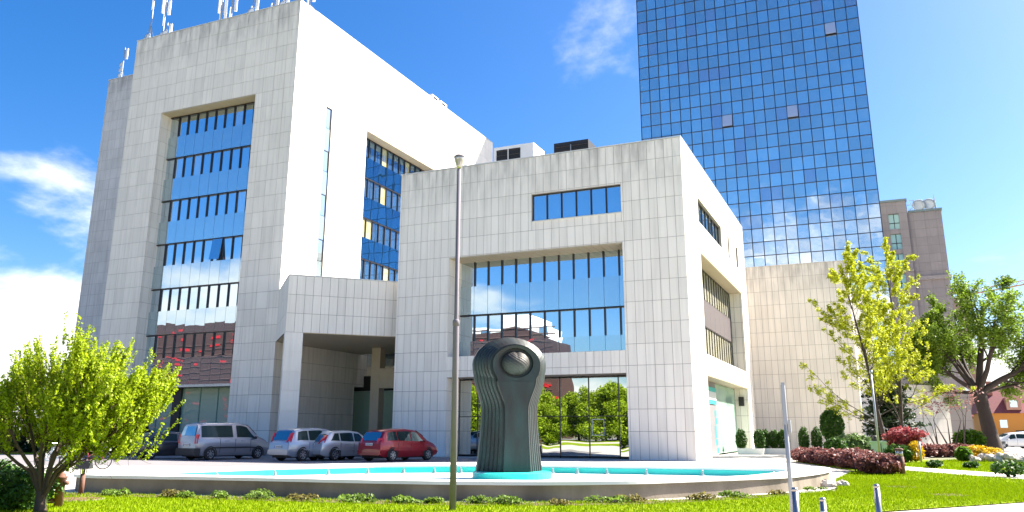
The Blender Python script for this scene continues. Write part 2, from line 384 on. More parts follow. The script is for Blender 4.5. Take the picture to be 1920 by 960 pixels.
# ================================================================== SETTING: ground
def sheet(name, poly, z, material, kind='structure'):
    mb = MB(); mb.add([(*p, z) for p in poly], [tuple(range(len(poly)))]); o = mb.build(name, material); o['kind'] = kind; return o
sheet('ground', [(-900, -400), (900, -400), (900, 1800), (-900, 1800)], -.03, M['earth'])
sheet('plaza_paving', [(-90, 14), (-3, 14), (.6, 38.2), (.7, 42.6), (-1, 46), (3, 60), (8, 64), (30, 66), (30, 110), (-90, 110)], 0.0, M['paving'])
sheet('parking_asphalt', [(-75, 24.5), (-36, 25.8), (-24, 29.8), (-19.4, 34), (-18.6, 40), (-21, 44.4), (-28.2, 45.5), (-38, 46), (-42, 37.5), (-75, 35.5)], .004, M['lot'])
LAWN1 = [(-60, 2), (-9, 4), (-4.5, 12.3), (-2.4, 15.2), (.13, 18.6), (2.78, 22.1), (7, 27), (12, 30), (9, 31.2), (4.2, 32.4), (.63, 38.2), (-1.2, 36), (-1.5, 30), (-1.2, 24), (-4, 19.5), (-8, 16.6), (-14, 15.6), (-19.6, 14.6), (-26, 14.2), (-34, 17), (-60, 18)]
sheet('lawn', LAWN1, .012, M['grass'])
LAWN2 = [(.72, 42.8), (4.68, 36.3), (14, 33), (30, 36), (30, 66), (12, 64), (6, 60), (3.2, 53), (1.2, 47)]
sheet('lawn', LAWN2, .012, M['grass'])
sheet('lawn', [(-75, 37), (-43, 37.4), (-42.6, 45.6), (-75, 46)], .02, M['grass'])
sheet('lawn', [(-4.3, 46.5), (-3.4, 44), (-1.2, 37), (.3, 39), (.6, 43), (2.6, 53), (-2.0, 56), (-4.2, 52)], .013, M['grass'])
sheet('sidewalk', [(-40, -6), (40, -6), (40, 36), (12, 30.2), (7, 27.2), (2.9, 22.1), (.2, 18.5), (-2.3, 15.1), (-4.4, 12.2), (-9, 3.8), (-40, 1.8)], 0.006, M['path'])
sheet('footpath', [(.63, 38.3), (4.2, 32.5), (9, 31.3), (30, 33), (30, 36), (14, 33.1), (4.7, 36.2), (.72, 42.7)], .016, M['path'])
sheet('road', [(-400, -34), (400, -34), (400, -8), (-400, -8)], -.01, M['asphalt'])
sheet('car_park', [(6, 92), (60, 92), (60, 148), (6, 148)], .006, M['paving'])
sheet('flower_bed_soil', [(-19.4, 14.6), (-16.4, 15.2), (-13.5, 15.7), (-9.2, 16.3), (-6.3, 17.4), (-4.8, 18.6), (-3.4, 20.7), (-2.3, 22.6), (-2.0, 22.3), (-3.0, 20.2), (-4.6, 17.9), (-6.2, 16.7), (-9.2, 15.5), (-13.5, 14.9), (-16.4, 14.5), (-19.4, 13.9)], .02, M['soil'])

# grass blades on the lawns near the camera
def in_poly(P, poly):
    x, y = P[:, 0], P[:, 1]; ins = np.zeros(len(P), bool); j = len(poly)-1
    for i in range(len(poly)):
        xi, yi = poly[i]; xj, yj = poly[j]
        c = ((yi > y) != (yj > y)) & (x < (xj-xi)*(y-yi)/(yj-yi+1e-12)+xi); ins ^= c; j = i
    return ins
def blades(poly, n, box, h, name):
    P = np.column_stack([rng.uniform(box[0], box[1], n), rng.uniform(box[2], box[3], n)]); P = P[in_poly(P, poly)]
    k = len(P); a = rng.uniform(0, 6.28, k); w = rng.uniform(.006, .014, k)*h/.05; hh = rng.uniform(.6, 1.3, k)*h; l = rng.uniform(0, .6, k)*hh; b = rng.uniform(0, 6.28, k)
    V = np.zeros((k, 3, 3)); V[:, :, :2] = P[:, None, :]; V[:, :, 2] = .012
    V[:, 0, 0] -= np.cos(a)*w; V[:, 0, 1] -= np.sin(a)*w; V[:, 1, 0] += np.cos(a)*w; V[:, 1, 1] += np.sin(a)*w
    V[:, 2, 0] += np.cos(b)*l; V[:, 2, 1] += np.sin(b)*l; V[:, 2, 2] += hh
    o = np_mesh(name, V.reshape(-1, 3), np.arange(k*3).reshape(-1, 3), M['blade'], n=3); return tag(o, 'short bright green mown grass blades on the lawns', 'grass', kind='stuff')
blades(LAWN1, 330000, (-26, 8, 9.5, 30), .05, 'grass_blades')
blades(LAWN1, 70000, (-3, 12, 22, 38.5), .06, 'grass_blades')
blades(LAWN2, 70000, (.5, 16, 33, 62), .08, 'grass_blades')

# ================================================================== CENTRE BUILDING
CX0, CX1, CY0, CY1, CZ = -28.4, -9.2, 45.65, 70.0, 18.55
cb = thing('office_building', 'lower pale stone office block with rooftop cooling units behind the fountain', 'building', ((CX0+CX1)/2, CY0, 0))
cb.location = (0, 0, 0)
hF = [(-24.55, -12.95, 6.08, 12.43), (-24.55, -12.95, -1, 4.77), (-18.75, -12.95, 14.3, 16.05)]
hE = [(50.15, 67.0, 6.13, 12.45), (50.15, 67.0, -1, 4.88), (50.1, 58.7, 14.4, 16.0), (61.4, 62.2, 14.3, 16.0), (65.3, 66.4, 14.3, 16.0)]
TH = 1.8
mb = MB()
wall(mb, (0, CY0, 0), 0, CX0+.03, CX1-.03, 0, CZ-.05, hF, TH)
wall(mb, (CX1, 0, 0), R(90), CY0+.03+TH, CY1, 0, CZ-.05, hE, 1.05)
mb.build('wall', M['joint'], cb)
mb = MB(); mb.b2(CX0+.03, CX0+.5, CY0+.03+TH, CY1, 0, CZ-.05); mb.b2(CX0+.5, CX1-.03, CY1-.5, CY1, 0, CZ-.05); mb.build('rear_wall', M['stone'], cb)
mb = MB(); mb.b2(CX0+.5, CX1-1.1, CY0+TH+.03, CY1-.5, CZ-.9, CZ-.4); mb.build('roof', M['roof'], cb)
mb = MB(); mb.b2(CX0-.03, CX1+.03, CY0-.03, CY0+.5, CZ-.01, CZ+.05); mb.b2(CX1-.5, CX1+.03, CY0+.5, CY1, CZ-.01, CZ+.05); mb.build('coping', M['coping'], cb)
P1 = clad((0, CY0, 0), 0, CX0, CX1, rows_to(CZ-.02), .515, hF, phase=CX1)
Pe = clad((CX1, 0, 0), R(90), CY0+.01, CY1, rows_to(CZ-.02), .515, hE)
# reveals seen beside the openings
Pr = clad((-24.52, 0, 0), R(90), CY0+.03, CY0+TH, [6.08, 7.63, 8.85, 10.06, 11.28, 12.43], .6)
Pr += clad((-24.52, 0, 0), R(90), CY0+.03, CY0+TH, [0, 1.54, 2.76, 3.97, 4.77], .6)
Pr += clad((0, 67.0-.03, 0), 0, CX1-1.05, CX1-.03, [6.13, 7.63, 8.85, 10.06, 11.28, 12.45], .52)
Pr += clad((0, 67.0-.03, 0), 0, CX1-1.05, CX1-.03, [0, 1.54, 2.76, 3.97, 4.88], .52)
Pw = clad((CX0, 0, 0), R(-90), -CY1, -CY0-.01, rows_to(CZ-.02), .515)
place_panels(cb, P1+Pr, M['stone'], 300, extra=Pe+Pw)
me = unit_mesh(M['soffit'], 'soffit_board')
for k in range(24):
    piece('soffit_board', me, (-24.55+11.6*(k+.5)/24, CY0+.9, 12.40), (11.6/24-.02, 1.78, .05), 0, cb)
for k in range(30):
    piece('soffit_board', me, (CX1-.53, 50.15+16.85*(k+.5)/30, 12.42), (1.02, 16.85/30-.02, .05), 0, cb)
    piece('soffit_board', me, (CX1-.53, 50.15+16.85*(k+.5)/30, 4.85), (1.02, 16.85/30-.02, .05), 0, cb)
GY = CY0+1.75
usC = [-24.55]+[-12.95-.72-.985*k for k in range(10, -1, -1)]+[-12.95]
band_facade(cb, (0, GY, 0), 0, usC, [12.46, 8.86], 1.70, [8.86, 5.95], M['win'], M['spandrel'])
us0 = [-24.5, -23.2, -21.35, -19.5, -17.65, -15.8, -13.95, -12.98]
panes(cb, (0, GY, 0), 0, us0, 2.42, 4.74, M['store'], name='shop_window'); panes(cb, (0, GY, 0), 0, us0, .12, 2.42, M['store'], name='shop_window', tilt=.004)
bars(cb, (0, GY, 0), 0, us0, [.08, 2.42, 4.7], -24.5, -12.98, 0, 4.75, w=.05, dp=.06)
# shop things behind or on the glass: a green notice, a framed poster
mb = MB(); mb.b2(-20.05, -19.5, GY-.04, GY-.03, 1.55, 1.85); o = mb.build('notice', mat('notice', (.02, .25, .12), .5), cb); o['label'] = 'small green notice on the shop window'
mb = MB(); mb.b2(-15.6, -15.5, GY-.04, GY-.03, 1.35, 2.3); 
for a, b, c, d in ((-15.62, -15.58, 1.3, 2.25), (-14.92, -14.88, 1.3, 2.25), (-15.58, -14.92, 1.3, 1.34), (-15.58, -14.92, 2.21, 2.25)): pass
mb = MB()
for a, b, c, d in ((-15.62, -15.58, 1.3, 2.25), (-14.92, -14.88, 1.3, 2.25), (-15.58, -14.92, 1.3, 1.34), (-15.58, -14.92, 2.21, 2.25)): mb.b2(a, b, GY-.04, GY-.03, c, d)
mb.build('poster_frame', M['coping'], cb)
usS = [-18.75+5.8*k/6 for k in range(7)]
panes(cb, (0, CY0+.25, 0), 0, usS, 14.3, 16.05, M['win']); bars(cb, (0, CY0+.25, 0), 0, usS, [14.33, 16.02], -18.75, -12.95, 14.3, 16.05, w=.09, dp=.06)
mb = MB(); mb.b2(-18.8, -12.9, CY0-.05, CY0+.2, 14.24, 14.297); mb.build('window_sill', M['coping'], cb)
# east side glazing
usE = [50.15+16.85*k/17 for k in range(18)]
EX = CX1-1.02
panes(cb, (EX, 0, 0), R(90), usE, 10.3, 12.4, M['win_c']); panes(cb, (EX, 0, 0), R(90), usE, 6.5, 8.4, M['win_c'])
bars(cb, (EX, 0, 0), R(90), usE, [6.5, 8.42, 10.3, 12.38], 50.15, 67.0, 6.4, 12.4, w=.06, dp=.06)
mp_ = unit_mesh(mat('grey_panel_shaded', (.085, .07, .073), .5), 'spandrel_panel')  # grey panel darkened so its colour carries the shade of the recess
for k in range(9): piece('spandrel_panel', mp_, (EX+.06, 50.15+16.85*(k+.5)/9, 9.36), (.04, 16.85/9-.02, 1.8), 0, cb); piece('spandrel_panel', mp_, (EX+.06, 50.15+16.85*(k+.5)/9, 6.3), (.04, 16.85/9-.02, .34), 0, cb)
usw = [50.1+8.6*k/7 for k in range(8)]
panes(cb, (CX1-.25, 0, 0), R(90), usw, 14.4, 16.0, M['win']); bars(cb, (CX1-.25, 0, 0), R(90), usw, [14.43, 15.97], 50.1, 58.7, 14.4, 16, w=.07, dp=.06)
panes(cb, (CX1-.3, 0, 0), R(90), [61.4, 62.2], 14.3, 16, M['win']); panes(cb, (CX1-.3, 0, 0), R(90), [65.3, 66.4], 14.3, 16, M['win'])
# entrance recess on the east side
panes(cb, (EX, 0, 0), R(90), [58.3, 60.0, 61.7, 63.4, 65.2, 66.95], .1, 4.8, M['greenglass'], name='door_glass', tilt=.01)
mb = MB(); mb.b2(EX-.05, EX+.02, 50.18, 58.3, 0, 4.82); mb.build('entrance_panel', mat('ent_grey', (.2, .19, .2), .5), cb)
tq = mat('sign_turq', (.02, .50, .48), .5); sgn = MB(); sgn.b2(EX+.03, EX+.08, 54.6, 58.0, 3.35, 4.45, 0); sgn.b2(EX+.082, EX+.09, 54.6, 58.0, 3.62, 4.15, 1)
o = sgn.build('entrance_sign', [tq, M['white']], cb); o['label'] = 'turquoise entrance sign with a white band'
for k, (y, z, hh) in enumerate(((57.7, 2.55, .4), (57.9, 2.05, .4), (57.5, 1.15, .8), (57.7, .65, .4), (58.0, .15, .35))):
    mb = MB(); mb.b2(EX+.03, EX+.04, y-.25, y+.25, z, z+hh); mb.build('poster', tq, cb)
mb = MB(); mb.b2(CX1-.75, CX1-.35, 66.78, 66.93, 3.5, 4.2); mb.build('loudspeaker', M['dark'], cb)

# rooftop plant
def cooler(x0, x1, y0, y1, z0, z1, label, pale):
    t = thing('cooling_unit', label, 'air conditioner', ((x0+x1)/2, y0, z0)); lx, ly = (x1-x0)/2, y1-y0
    mb = MB(); mb.b2(-lx, lx, 0, ly, .35, z1-z0); mb.build('housing', M['white'] if pale else M['dark'], t)
    mb = MB(); 
    for sx_ in (-1, 1): mb.b2(sx_*(lx-.2)-.1, sx_*(lx-.2)+.1, .1, ly-.1, 0, .35)
    mb.build('skid', M['galv'], t)
    gx0, gx1 = (-lx*.85, lx*.35) if pale else (-lx+.06, lx-.06)
    mb = MB(); mb.b2(gx0, gx1, -.03, .0, .55, z1-z0-.25); mb.build('grille_recess', M['black'], t)
    g = unit_mesh(M['frame'], 'louvre')
    for k in range(9): piece('louvre', g, ((gx0+gx1)/2, -.045, .6+(z1-z0-.95)*k/8), (gx1-gx0, .05, .03), 0, t, .5)
    mb = MB(); mb.b2((gx0+gx1)/2-.03, (gx0+gx1)/2+.03, -.08, -.02, .55, z1-z0-.25); mb.build('post', M['white'] if pale else M['galv'], t)
    return t
cooler(-24.4, -21.2, 52, 54.2, 18.2, 22.05, 'large white cooling unit with dark grille on the lower roof', True)
cooler(-19.6, -17.0, 52, 53.8, 18.2, 21.7, 'dark louvred cooling unit on the lower roof beside the white one', False)
t = thing('air_duct', 'white ventilation duct bending to the white cooling unit', 'duct', (-26.2, 53.2, 18.2))
mb = MB(); mb.tube([(-.6, 0, 0), (-.6, 0, 2.6), (-.4, 0, 2.9), (.3, 0, 2.9), (1.78, 0, 2.75)], .2, 8); mb.build('pipe', M['white'], t, True)
mb = MB(); mb.b2(-1.3, -.9, -.3, .3, 0, 3.2); mb.build('riser', M['white'], t)

# ================================================================== LEFT BUILDING
LX0, LX1, LY0, LY1, LZ = -56.0, -38.46, 46.0, 81.7, 34.4
lb = thing('office_tower', 'tall weathered pale stone office block with antennas on its roof', 'building')
hL = [(-52.1, -42.24, 4.82, 27.08), (-52.1, -42.24, -1, 4.62)]
hLE = [(55.9, 68.1, 8, 27.0), (50.05, 50.85, 11.5, 27.0)]
TL = 1.15
mb = MB(); wall(mb, (0, LY0, 0), 0, LX0+.03, LX1-.03, 0, LZ-.05, hL, TL)
wall(mb, (LX1, 0, 0), R(90), LY0+.03+TL, LY1, 0, LZ-.05, [hLE[0], hLE[1], (55.9, 68.1, -1, 5.0)], 1.15); mb.build('wall', M['joint'], lb)
mb = MB(); mb.b2(LX0+.03, LX0+.5, LY0+.03+TL, LY1, 0, LZ-.05); mb.b2(LX0+.5, LX1-1.2, LY1-.5, LY1, 0, LZ-.05); mb.build('rear_wall', M['stone_l'], lb)
mb = MB(); mb.b2(LX0+.5, LX1-1.2, LY0+TL, LY1-.5, LZ-.8, LZ-.3); mb.build('roof', M['roof'], lb)
mb = MB(); mb.b2(LX0-.03, LX1+.03, LY0-.03, LY0+.5, LZ-.01, LZ+.06); mb.b2(LX1-.5, LX1+.03, LY0+.5, LY1, LZ-.01, LZ+.06); mb.build('coping', M['coping'], lb)
PL = clad((0, LY0, 0), 0, LX0, LX1, rows_to(LZ-.02), 1.03, hL, phase=LX1)
PLr = clad((-52.07, 0, 0), R(90), LY0+.03, LY0+TL, [4.82]+[a for a in ROWS if 5.5 < a < 26.9]+[27.08], .6)
PLE = clad((LX1, 0, 0), R(90), LY0+.01, LY1, rows_to(LZ-.02), .53, hLE+[(55.9, 68.1, -1, 5.0)])
PLlow = [p for p in PLE if p[0][2] < 7.7 and p[0][1] < 56.2]; PLhi = [p for p in PLE if not (p[0][2] < 7.7 and p[0][1] < 56.2)]
PLw = clad((LX0, 0, 0), R(-90), -LY1, -LY0-.01, rows_to(LZ-.02), 1.03)
place_panels(lb, PL+PLr, M['stone_l'], 300, extra=PLw)
place_panels(lb, PLlow, M['stone_l'], 0 if False else 110, extra=[])
mb = MB()
for c, d, a in PLhi: mb.box(c, d, a)
o = mb.build('side_panels', M['stone_w'], lb); o['kind'] = 'stuff'; o['label'] = 'sunlit side cladding of white stone panels'
me = unit_mesh(M['soffit'], 'soffit_board')
for k in range(20): piece('soffit_board', me, (-52.1+9.86*(k+.5)/20, LY0+TL/2, 27.05), (9.86/20-.02, TL-.04, .05), 0, lb)
for k in range(22): piece('soffit_board', me, (LX1-.56, 55.9+12.2*(k+.5)/22, 26.97), (1.1, 12.2/22-.02, .05), 0, lb)
GLY = LY0+TL-.02
usL = [-52.1+.986*k for k in range(11)]
zk = [26.98-3.65*k for k in range(6)]
band_facade(lb, (0, GLY, 0), 0, usL, zk, 1.78, zk[1:]+[4.85], M['win'], M['spandrel'])
# one window stands ajar
mb = MB(); mb.b2(-.46, .46, -.012, .012, -1.66, 0); o = mb.build('open_window', M['win'], lb); o.location = (-45.65, GLY-.14, zk[3]-.08); o.rotation_euler = (R(-9), 0, R(3))
mb = MB(); mb.b2(-52.1, -42.24, GLY-.25, GLY-.02, 4.62, 4.84); mb.build('lintel', M['frame'], lb)
usg = [-52.1, -50.2, -48.55, -47.75, -46.0, -44.3, -42.24]
panes(lb, (0, GLY, 0), 0, usg, .05, 4.62, M['greenglass'], name='shop_window', tilt=.004)
mb = MB(); mb.b2(-48.55, -47.75, GLY-.2, GLY-.02, 0, 4.62); mb.build('column', M['dark'], lb)
bars(lb, (0, GLY, 0), 0, [-50.2, -46.0, -44.3], [], -52.1, -42.24, 0, 4.62, w=.05, dp=.05, material=mat('mull_g', (.15, .25, .2), .5))
# side glazing
usLE = [55.9+12.2*k/12 for k in range(13)]
band_facade(lb, (LX1-1.1, 0, 0), R(90), usLE, [26.9-3.65*k for k in range(5)], 1.75, [26.9-3.65*(k+1) for k in range(5)], M['win_e'], M['spandrel_e'], .06)
sl = unit_mesh(M['win'], 'slit_pane')
for k in range(5):
    zt = 26.95-3.65*k; piece('slit_pane', sl, (LX1-.12, 50.45, zt-.85), (.03, .78, 1.66), 0, lb); piece('slit_pane', unit_mesh(M['spandrel'], 'slit_pane') if k == 0 else sp_, (LX1-.10, 50.45, zt-2.68), (.03, .78, 1.9), 0, lb) if k else None
    if k == 0: sp_ = unit_mesh(M['spandrel'], 'slit_pane'); piece('slit_pane', sp_, (LX1-.10, 50.45, zt-2.68), (.03, .78, 1.9), 0, lb)
bars(lb, (LX1-.12, 0, 0), R(90), [50.82], [26.95-3.65*k for k in range(5)], 50.06, 50.84, 11.5, 27, w=.07, dp=.05)
# taller block standing behind it
bb = thing('rear_block', 'grey stone slab of a taller block behind the office tower', 'building')
mb = MB(); mb.b2(-80.6, -60, 63.03, 78, 0, 42.2); mb.build('wall', M['joint'], bb)
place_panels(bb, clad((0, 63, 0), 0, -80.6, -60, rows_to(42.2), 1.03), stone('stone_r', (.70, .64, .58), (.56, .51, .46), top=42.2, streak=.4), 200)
mb = MB(); mb.b2(-80.7, -60, 62.95, 63.5, 42.2, 42.28); mb.build('coping', M['coping'], bb)

# ------------------------------------------------------------------ diagonal canopy between the two blocks
A45 = R(45)
Pp = Vector((-34.04, 41.58, 0)); Bp = Vector((-38.46, 46.0, 0)); Qp = Vector((-28.4, 47.22, 0))
cn = thing('entrance_canopy', 'diagonal stone canopy on a corner pillar bridging the two office blocks', 'canopy')
zc0, zc1 = 7.63, 11.33
def inset(p, k): return (p[0], p[1]+k)
mb = MB(); mb.prism([(Pp.x, Pp.y+.05), (Qp.x-.03, Qp.y+.02), (-28.45, 56.6), (-38.40, 56.6), (-38.40, 46.04)], zc0+.03, zc1-.03); mb.build('slab', M['joint'], cn)  # back end extended to keep the sun off the passage wall
mb = MB(); mb.prism([(Pp.x, Pp.y+.2), (Qp.x-.1, Qp.y+.05), (-28.5, 56.5), (-38.36, 56.5), (-38.36, 46.1)], zc0-.02, zc0+.028); mb.build('soffit', M['soffit'], cn)
mb = MB(); mb.prism([(Pp.x, Pp.y-.04), (Qp.x, Qp.y-.04), (-28.4, 56.6), (-38.44, 56.6), (-38.44, 45.99)], zc1-.03, zc1+.04); mb.build('coping', M['coping'], cn)
rc = [zc0, 8.85, 10.06, 11.3]
lenR = (Qp-Pp).length; lenL = (Bp-Pp).length
pc = clad(Pp, A45, 0.0, lenR, rc, .53)
pc += clad(Bp, R(-45), 0.02, lenL, rc, .53)
colw = 1.12
pc += clad(Pp, A45, 0, colw, [0, 1.54, 2.76, 3.97, 5.19, 6.41, zc0], 1.2)
pc += clad(Bp, R(-45), lenL-.75, lenL, [0, 1.54, 2.76, 3.97, 5.19, 6.41, zc0], 1.2)
place_panels(cn, pc, M['stone'], 300)
o_, u_, n_ = frame_of(Pp, A45)
mb = MB(); c = Pp+u_*(colw/2)-n_*(.03+.36); mb.box((c.x, c.y, zc0/2), (colw-.06, .70, zc0), A45); mb.build('pillar', M['stone_w'], cn)

# link building at the back of the passage
lk = thing('link_building', 'low glazed link building at the back of the canopy passage', 'building')
mb = MB(); mb.b2(-41, -28.4, 57.6, 60, 0, 11); mb.build('wall', M['stone'], lk)
panes(lk, (0, 57.5, 0), 0, [-41+1.05*k for k in range(13)], 6.7, 8.6, M['win']); bars(lk, (0, 57.5, 0), 0, [-41+1.05*k for k in range(13)], [8.6], -41, -28.4, 6.7, 8.6, w=.1, dp=.08)
mb = MB(); mb.b2(-41, -28.4, 57.2, 57.58, 4.72, 5.9); mb.build('spandrel_beam', M['dark'], lk)
panes(lk, (0, 57.45, 0), 0, [-41+1.26*k for k in range(11)], .05, 4.7, M['greenglass'], name='door_glass')
mb = MB(); mb.b2(-34.35, -33.6, 52, 52.7, 0, 7.6); mb.build('pillar', M['soffit'], lk)
mb = MB(); mb.b2(-33.6, -28.45, 52.02, 52.6, 4.6, 6.05); mb.build('beam', M['soffit'], lk)

# ------------------------------------------------------------------ roof aerials on the left building
def mast(x, y, z, h, label, panels_=2, dish=0):
    t = thing('antenna_mast', label, 'antenna', (x, y, z))
    mb = MB(); mb.tube([(0, 0, 0), (0, 0, h)], .06, 6); mb.build('pole', M['galv'], t)
    for k in range(panels_):
        a = k*2.2+.4; r_ = .32
        mb = MB(); mb.b2(-.11, .11, -.06, .06, h-1.5-.9*(k % 2), h-.1-.9*(k % 2)); o = mb.build('panel_antenna', M['white'], t); o.location = (r_*math.cos(a), r_*math.sin(a), 0); o.rotation_euler = (0, 0, a)
        mb = MB(); mb.tube([(0, 0, h-1.2), (r_*math.cos(a), r_*math.sin(a), h-1.2)], .03, 5); mb.build('bracket', M['galv'], t)
    for k in range(dish):
        mb = MB(); mb.lathe([(0.02, 0), (.2, .03), (.34, .11), (.35, .12), (.2, .05)], n=14, M=Matrix.Translation((0, -.12, .9+.7*k)) @ Matrix.Rotation(R(80), 4, 'X')); mb.build('dish', M['white'], t, True)
    mb = MB()
    for k in range(3): mb.tube([(0, 0, h*.35), (.8*math.cos(k*2.1), .8*math.sin(k*2.1)*.5, 0)], .025, 4)
    mb.build('stay', M['galv'], t); return t
zr = LZ-.3
mast(-55.5, 46.8, zr, 6.2, 'tall double mast with long white panel aerials at the roof corner', 3, 1)
mast(-54.4, 47.2, zr, 4.6, 'shorter mast with white panel aerials beside the tall corner mast', 3, 1)
mast(-53.6, 46.9, zr, 2.0, 'squat mast with a white box and dish beside the corner masts', 1, 1)
mast(-47.6, 47.0, zr, 3.0, 'cluster of white panel aerials over the middle of the parapet', 4, 0)
mast(-46.9, 47.4, zr, 3.4, 'thin mast with panel aerials next to the middle cluster', 2, 0)
mast(-44.1, 46.9, zr, 2.6, 'small mast with two aerials before the roof corner', 2, 1)
mast(-42.0, 46.9, zr, 2.4, 'low mast with panel aerials close to the bright roof corner', 2, 0)
mast(-41.0, 47.0, zr, 2.6, 'mast carrying a dish near the bright roof corner', 1, 1)
mast(-38.9, 47.6, zr, 2.6, 'mast with panel aerials on the bright roof corner', 3, 0)
mast(-79.8, 64, 42.2, 4.6, 'slender lattice mast with small dishes on the rear block', 1, 3)
for k, y in enumerate((68.5, 70.3)):
    t = thing('roof_box', ('small white box on the tall roof edge, nearer the front', 'small white box on the tall roof edge, farther back')[k], 'vent', (LX1-.8, y, LZ-.3))
    mb = MB(); mb.b2(-.5, .4, -.7, .7, 0, 1.1); mb.build('housing', M['white'], t); mb = MB(); mb.b2(.41, .43, -.4, .4, .4, .95); mb.build('grille', M['frame'], t)

# ================================================================== SLAB WALLS AT THE RIGHT
sw = thing('stone_wall_block', 'windowless pale stone block between the office block and the glass tower', 'building')
mb = MB(); mb.b2(-14, -1.29, 75.03, 80.4, 0, 15.95); mb.build('wall', M['joint'], sw)
ps = clad((0, 75, 0), 0, -14, -1.26, rows_to(15.98), .53, phase=-1.26)
pe = clad((-1.26, 0, 0), R(90), 75.01, 80.3, rows_to(15.98), .53)
place_panels(sw, ps, M['stone_s'], 300, extra=pe)
mb = MB(); mb.b2(-14, -1.23, 74.97, 75.5, 15.98, 16.05); mb.build('coping', M['stone_s'], sw)
dw = thing('diagonal_wing', 'sunlit diagonal stone wing with a high and a low part', 'building')
D0 = Vector((-1.26, 80.0, 0)); o_, u_, n_ = frame_of(D0, A45)
mb = MB(); c = D0+u_*1.1-n_*2.03; mb.box((c.x, c.y, 7), (2.2, 4, 14), A45); mb.build('high_wall', M['joint'], dw)
mb = MB(); c = D0+u_*(2.2+4.1)-n_*2.03; mb.box((c.x, c.y, 2.9), (8.2, 4, 5.8), A45); mb.build('low_wall', M['joint'], dw)
pd = clad(D0, A45, 0, 2.2, rows_to(14.0), .55)+clad(D0, A45, 2.2, 10.4, rows_to(5.8), 1.1)
place_panels(dw, pd, M['stone_s'], 200)

# ================================================================== GLASS TOWER
tw = thing('glass_tower', 'tall blue mirror glass tower rising behind the stone blocks', 'tower')
TX0, TX1, TY, NC, PH, NR = -27.72, 2.72, 110.0, 21, 1.865, 42
PW = (TX1-TX0)/NC
mb = MB(); mb.b2(TX0+.02, TX1-.02, TY+.1, TY+26, 0, NR*PH); mb.build('core', mat('tower_core', (.02, .03, .05), .3), tw)
me_t = unit_mesh(M['towerglass'], 'window_pane'); me_p = unit_mesh(M['towerpale'], 'window_pane')
openp = {(8, 23), (14, 23), (18, 29)}; plist = []
for r_ in range(NR):
    for c in range(NC):
        if (c, r_) in openp: continue
        x = TX0+PW*(c+.5); z = PH*(r_+.5)
        plist.append((x, z, c, r_))
def vis(p):
    z, x = p[1], p[0]
    return (0 if 14 < z < 66 else 1, (Vector((x, TY, z))-CAMP).length)
plist.sort(key=vis)
mbT = MB()
for i, (x, z, c, r_) in enumerate(plist):
    tx, tz = random.gauss(0, .0035), random.gauss(0, .0035)
    if i < 300:
        o = piece('window_pane', me_p if random.random() < .05 else me_t, (x, TY, z), (PW-.05, .03, PH-.05), tz, tw, tx)
    else:
        mbT.box((0, 0, 0), (PW-.05, .03, PH-.05), 0, 1 if random.random() < .05 else 0, Matrix.Translation((x, TY, z)) @ Matrix.Rotation(tz, 4, 'Z') @ Matrix.Rotation(tx, 4, 'X'))
o = mbT.build('far_window_panes', [M['towerglass'], M['towerpale']], tw); o['kind'] = 'stuff'
me_m = unit_mesh(M['mullion'], 'mullion')
for c in range(NC+1): piece('mullion', me_m, (TX0+PW*c, TY-.02, NR*PH/2), (.10, .12, NR*PH), 0, tw)
for r_ in range(NR+1): piece('transom', me_m, ((TX0+TX1)/2, TY-.025, PH*r_), (TX1-TX0, .12, .09), 0, tw)
for (c, r_) in openp:
    x = TX0+PW*(c+.5); z = PH*(r_+.5)
    mb = MB(); mb.b2(-PW/2+.06, PW/2-.06, -.03, .03, -PH+.1, 0); o = mb.build('open_pane', M['openpane'], tw); o.location = (x, TY-.1, z+PH/2-.06); o.rotation_euler = (R(-12), 0, 0)
    mb = MB(); mb.b2(x-PW/2+.05, x+PW/2-.05, TY+.02, TY+.06, z-PH/2+.05, z+PH/2-.05); mb.build('dark_opening', M['black'], tw)
me_s = unit_mesh(M['towerglass'], 'side_pane'); mb = MB(); mb.b2(TX1-.01, TX1+.02, TY+.06, TY+26, 0, NR*PH); mb.b2(TX0-.02, TX0+.01, TY+.06, TY+26, 0, NR*PH); mb.build('side_glazing', M['towerglass'], tw)

# ------------------------------------------------------------------ hotel block, beige block, house, crane
ht = thing('hotel_block', 'dark pinkish grey stone block beside the glass tower', 'building')
hh = [(4.05, 5.4, 29.7, 31.9), (4.05, 5.4, 26.75, 28.95), (4.05, 5.4, 23.9, 26.05), (4.05, 5.4, 21.0, 23.15), (4.05, 5.4, 18.1, 20.25)]
mb = MB(); wall(mb, (0, 125, 0), 0, 2.8, 6.55, 0, 33.7, hh, .5); mb.b2(6.55, 10.85, 125.6, 150, 0, 32); mb.b2(2.8, 6.55, 125.6, 150, 0, 33.7); mb.build('wall', M['joint_h'], ht)
ph = clad((0, 125, 0), 0, 2.8, 6.55, rows_to(33.7), 1.3, hh)+clad((0, 125.57, 0), 0, 6.55, 10.85, rows_to(32.0), 1.45)+clad((10.88, 0, 0), R(90), 125.6, 140, rows_to(32.0), 1.6)
place_panels(ht, ph, M['stone_h'], 200)
mb = MB(); mb.b2(2.7, 6.65, 124.8, 126, 33.7, 34.0); mb.b2(6.65, 11.0, 125.35, 127, 32.0, 32.3); mb.build('cornice', mat('cornice', (.16, .2, .2), .6), ht)
mb = MB(); mb.b2(6.6, 11.1, 125.2, 125.56, 22.2, 22.7); mb.b2(3.7, 6.5, 124.7, 124.99, 23.45, 23.75); mb.build('string_course', M['stone_h'], ht)
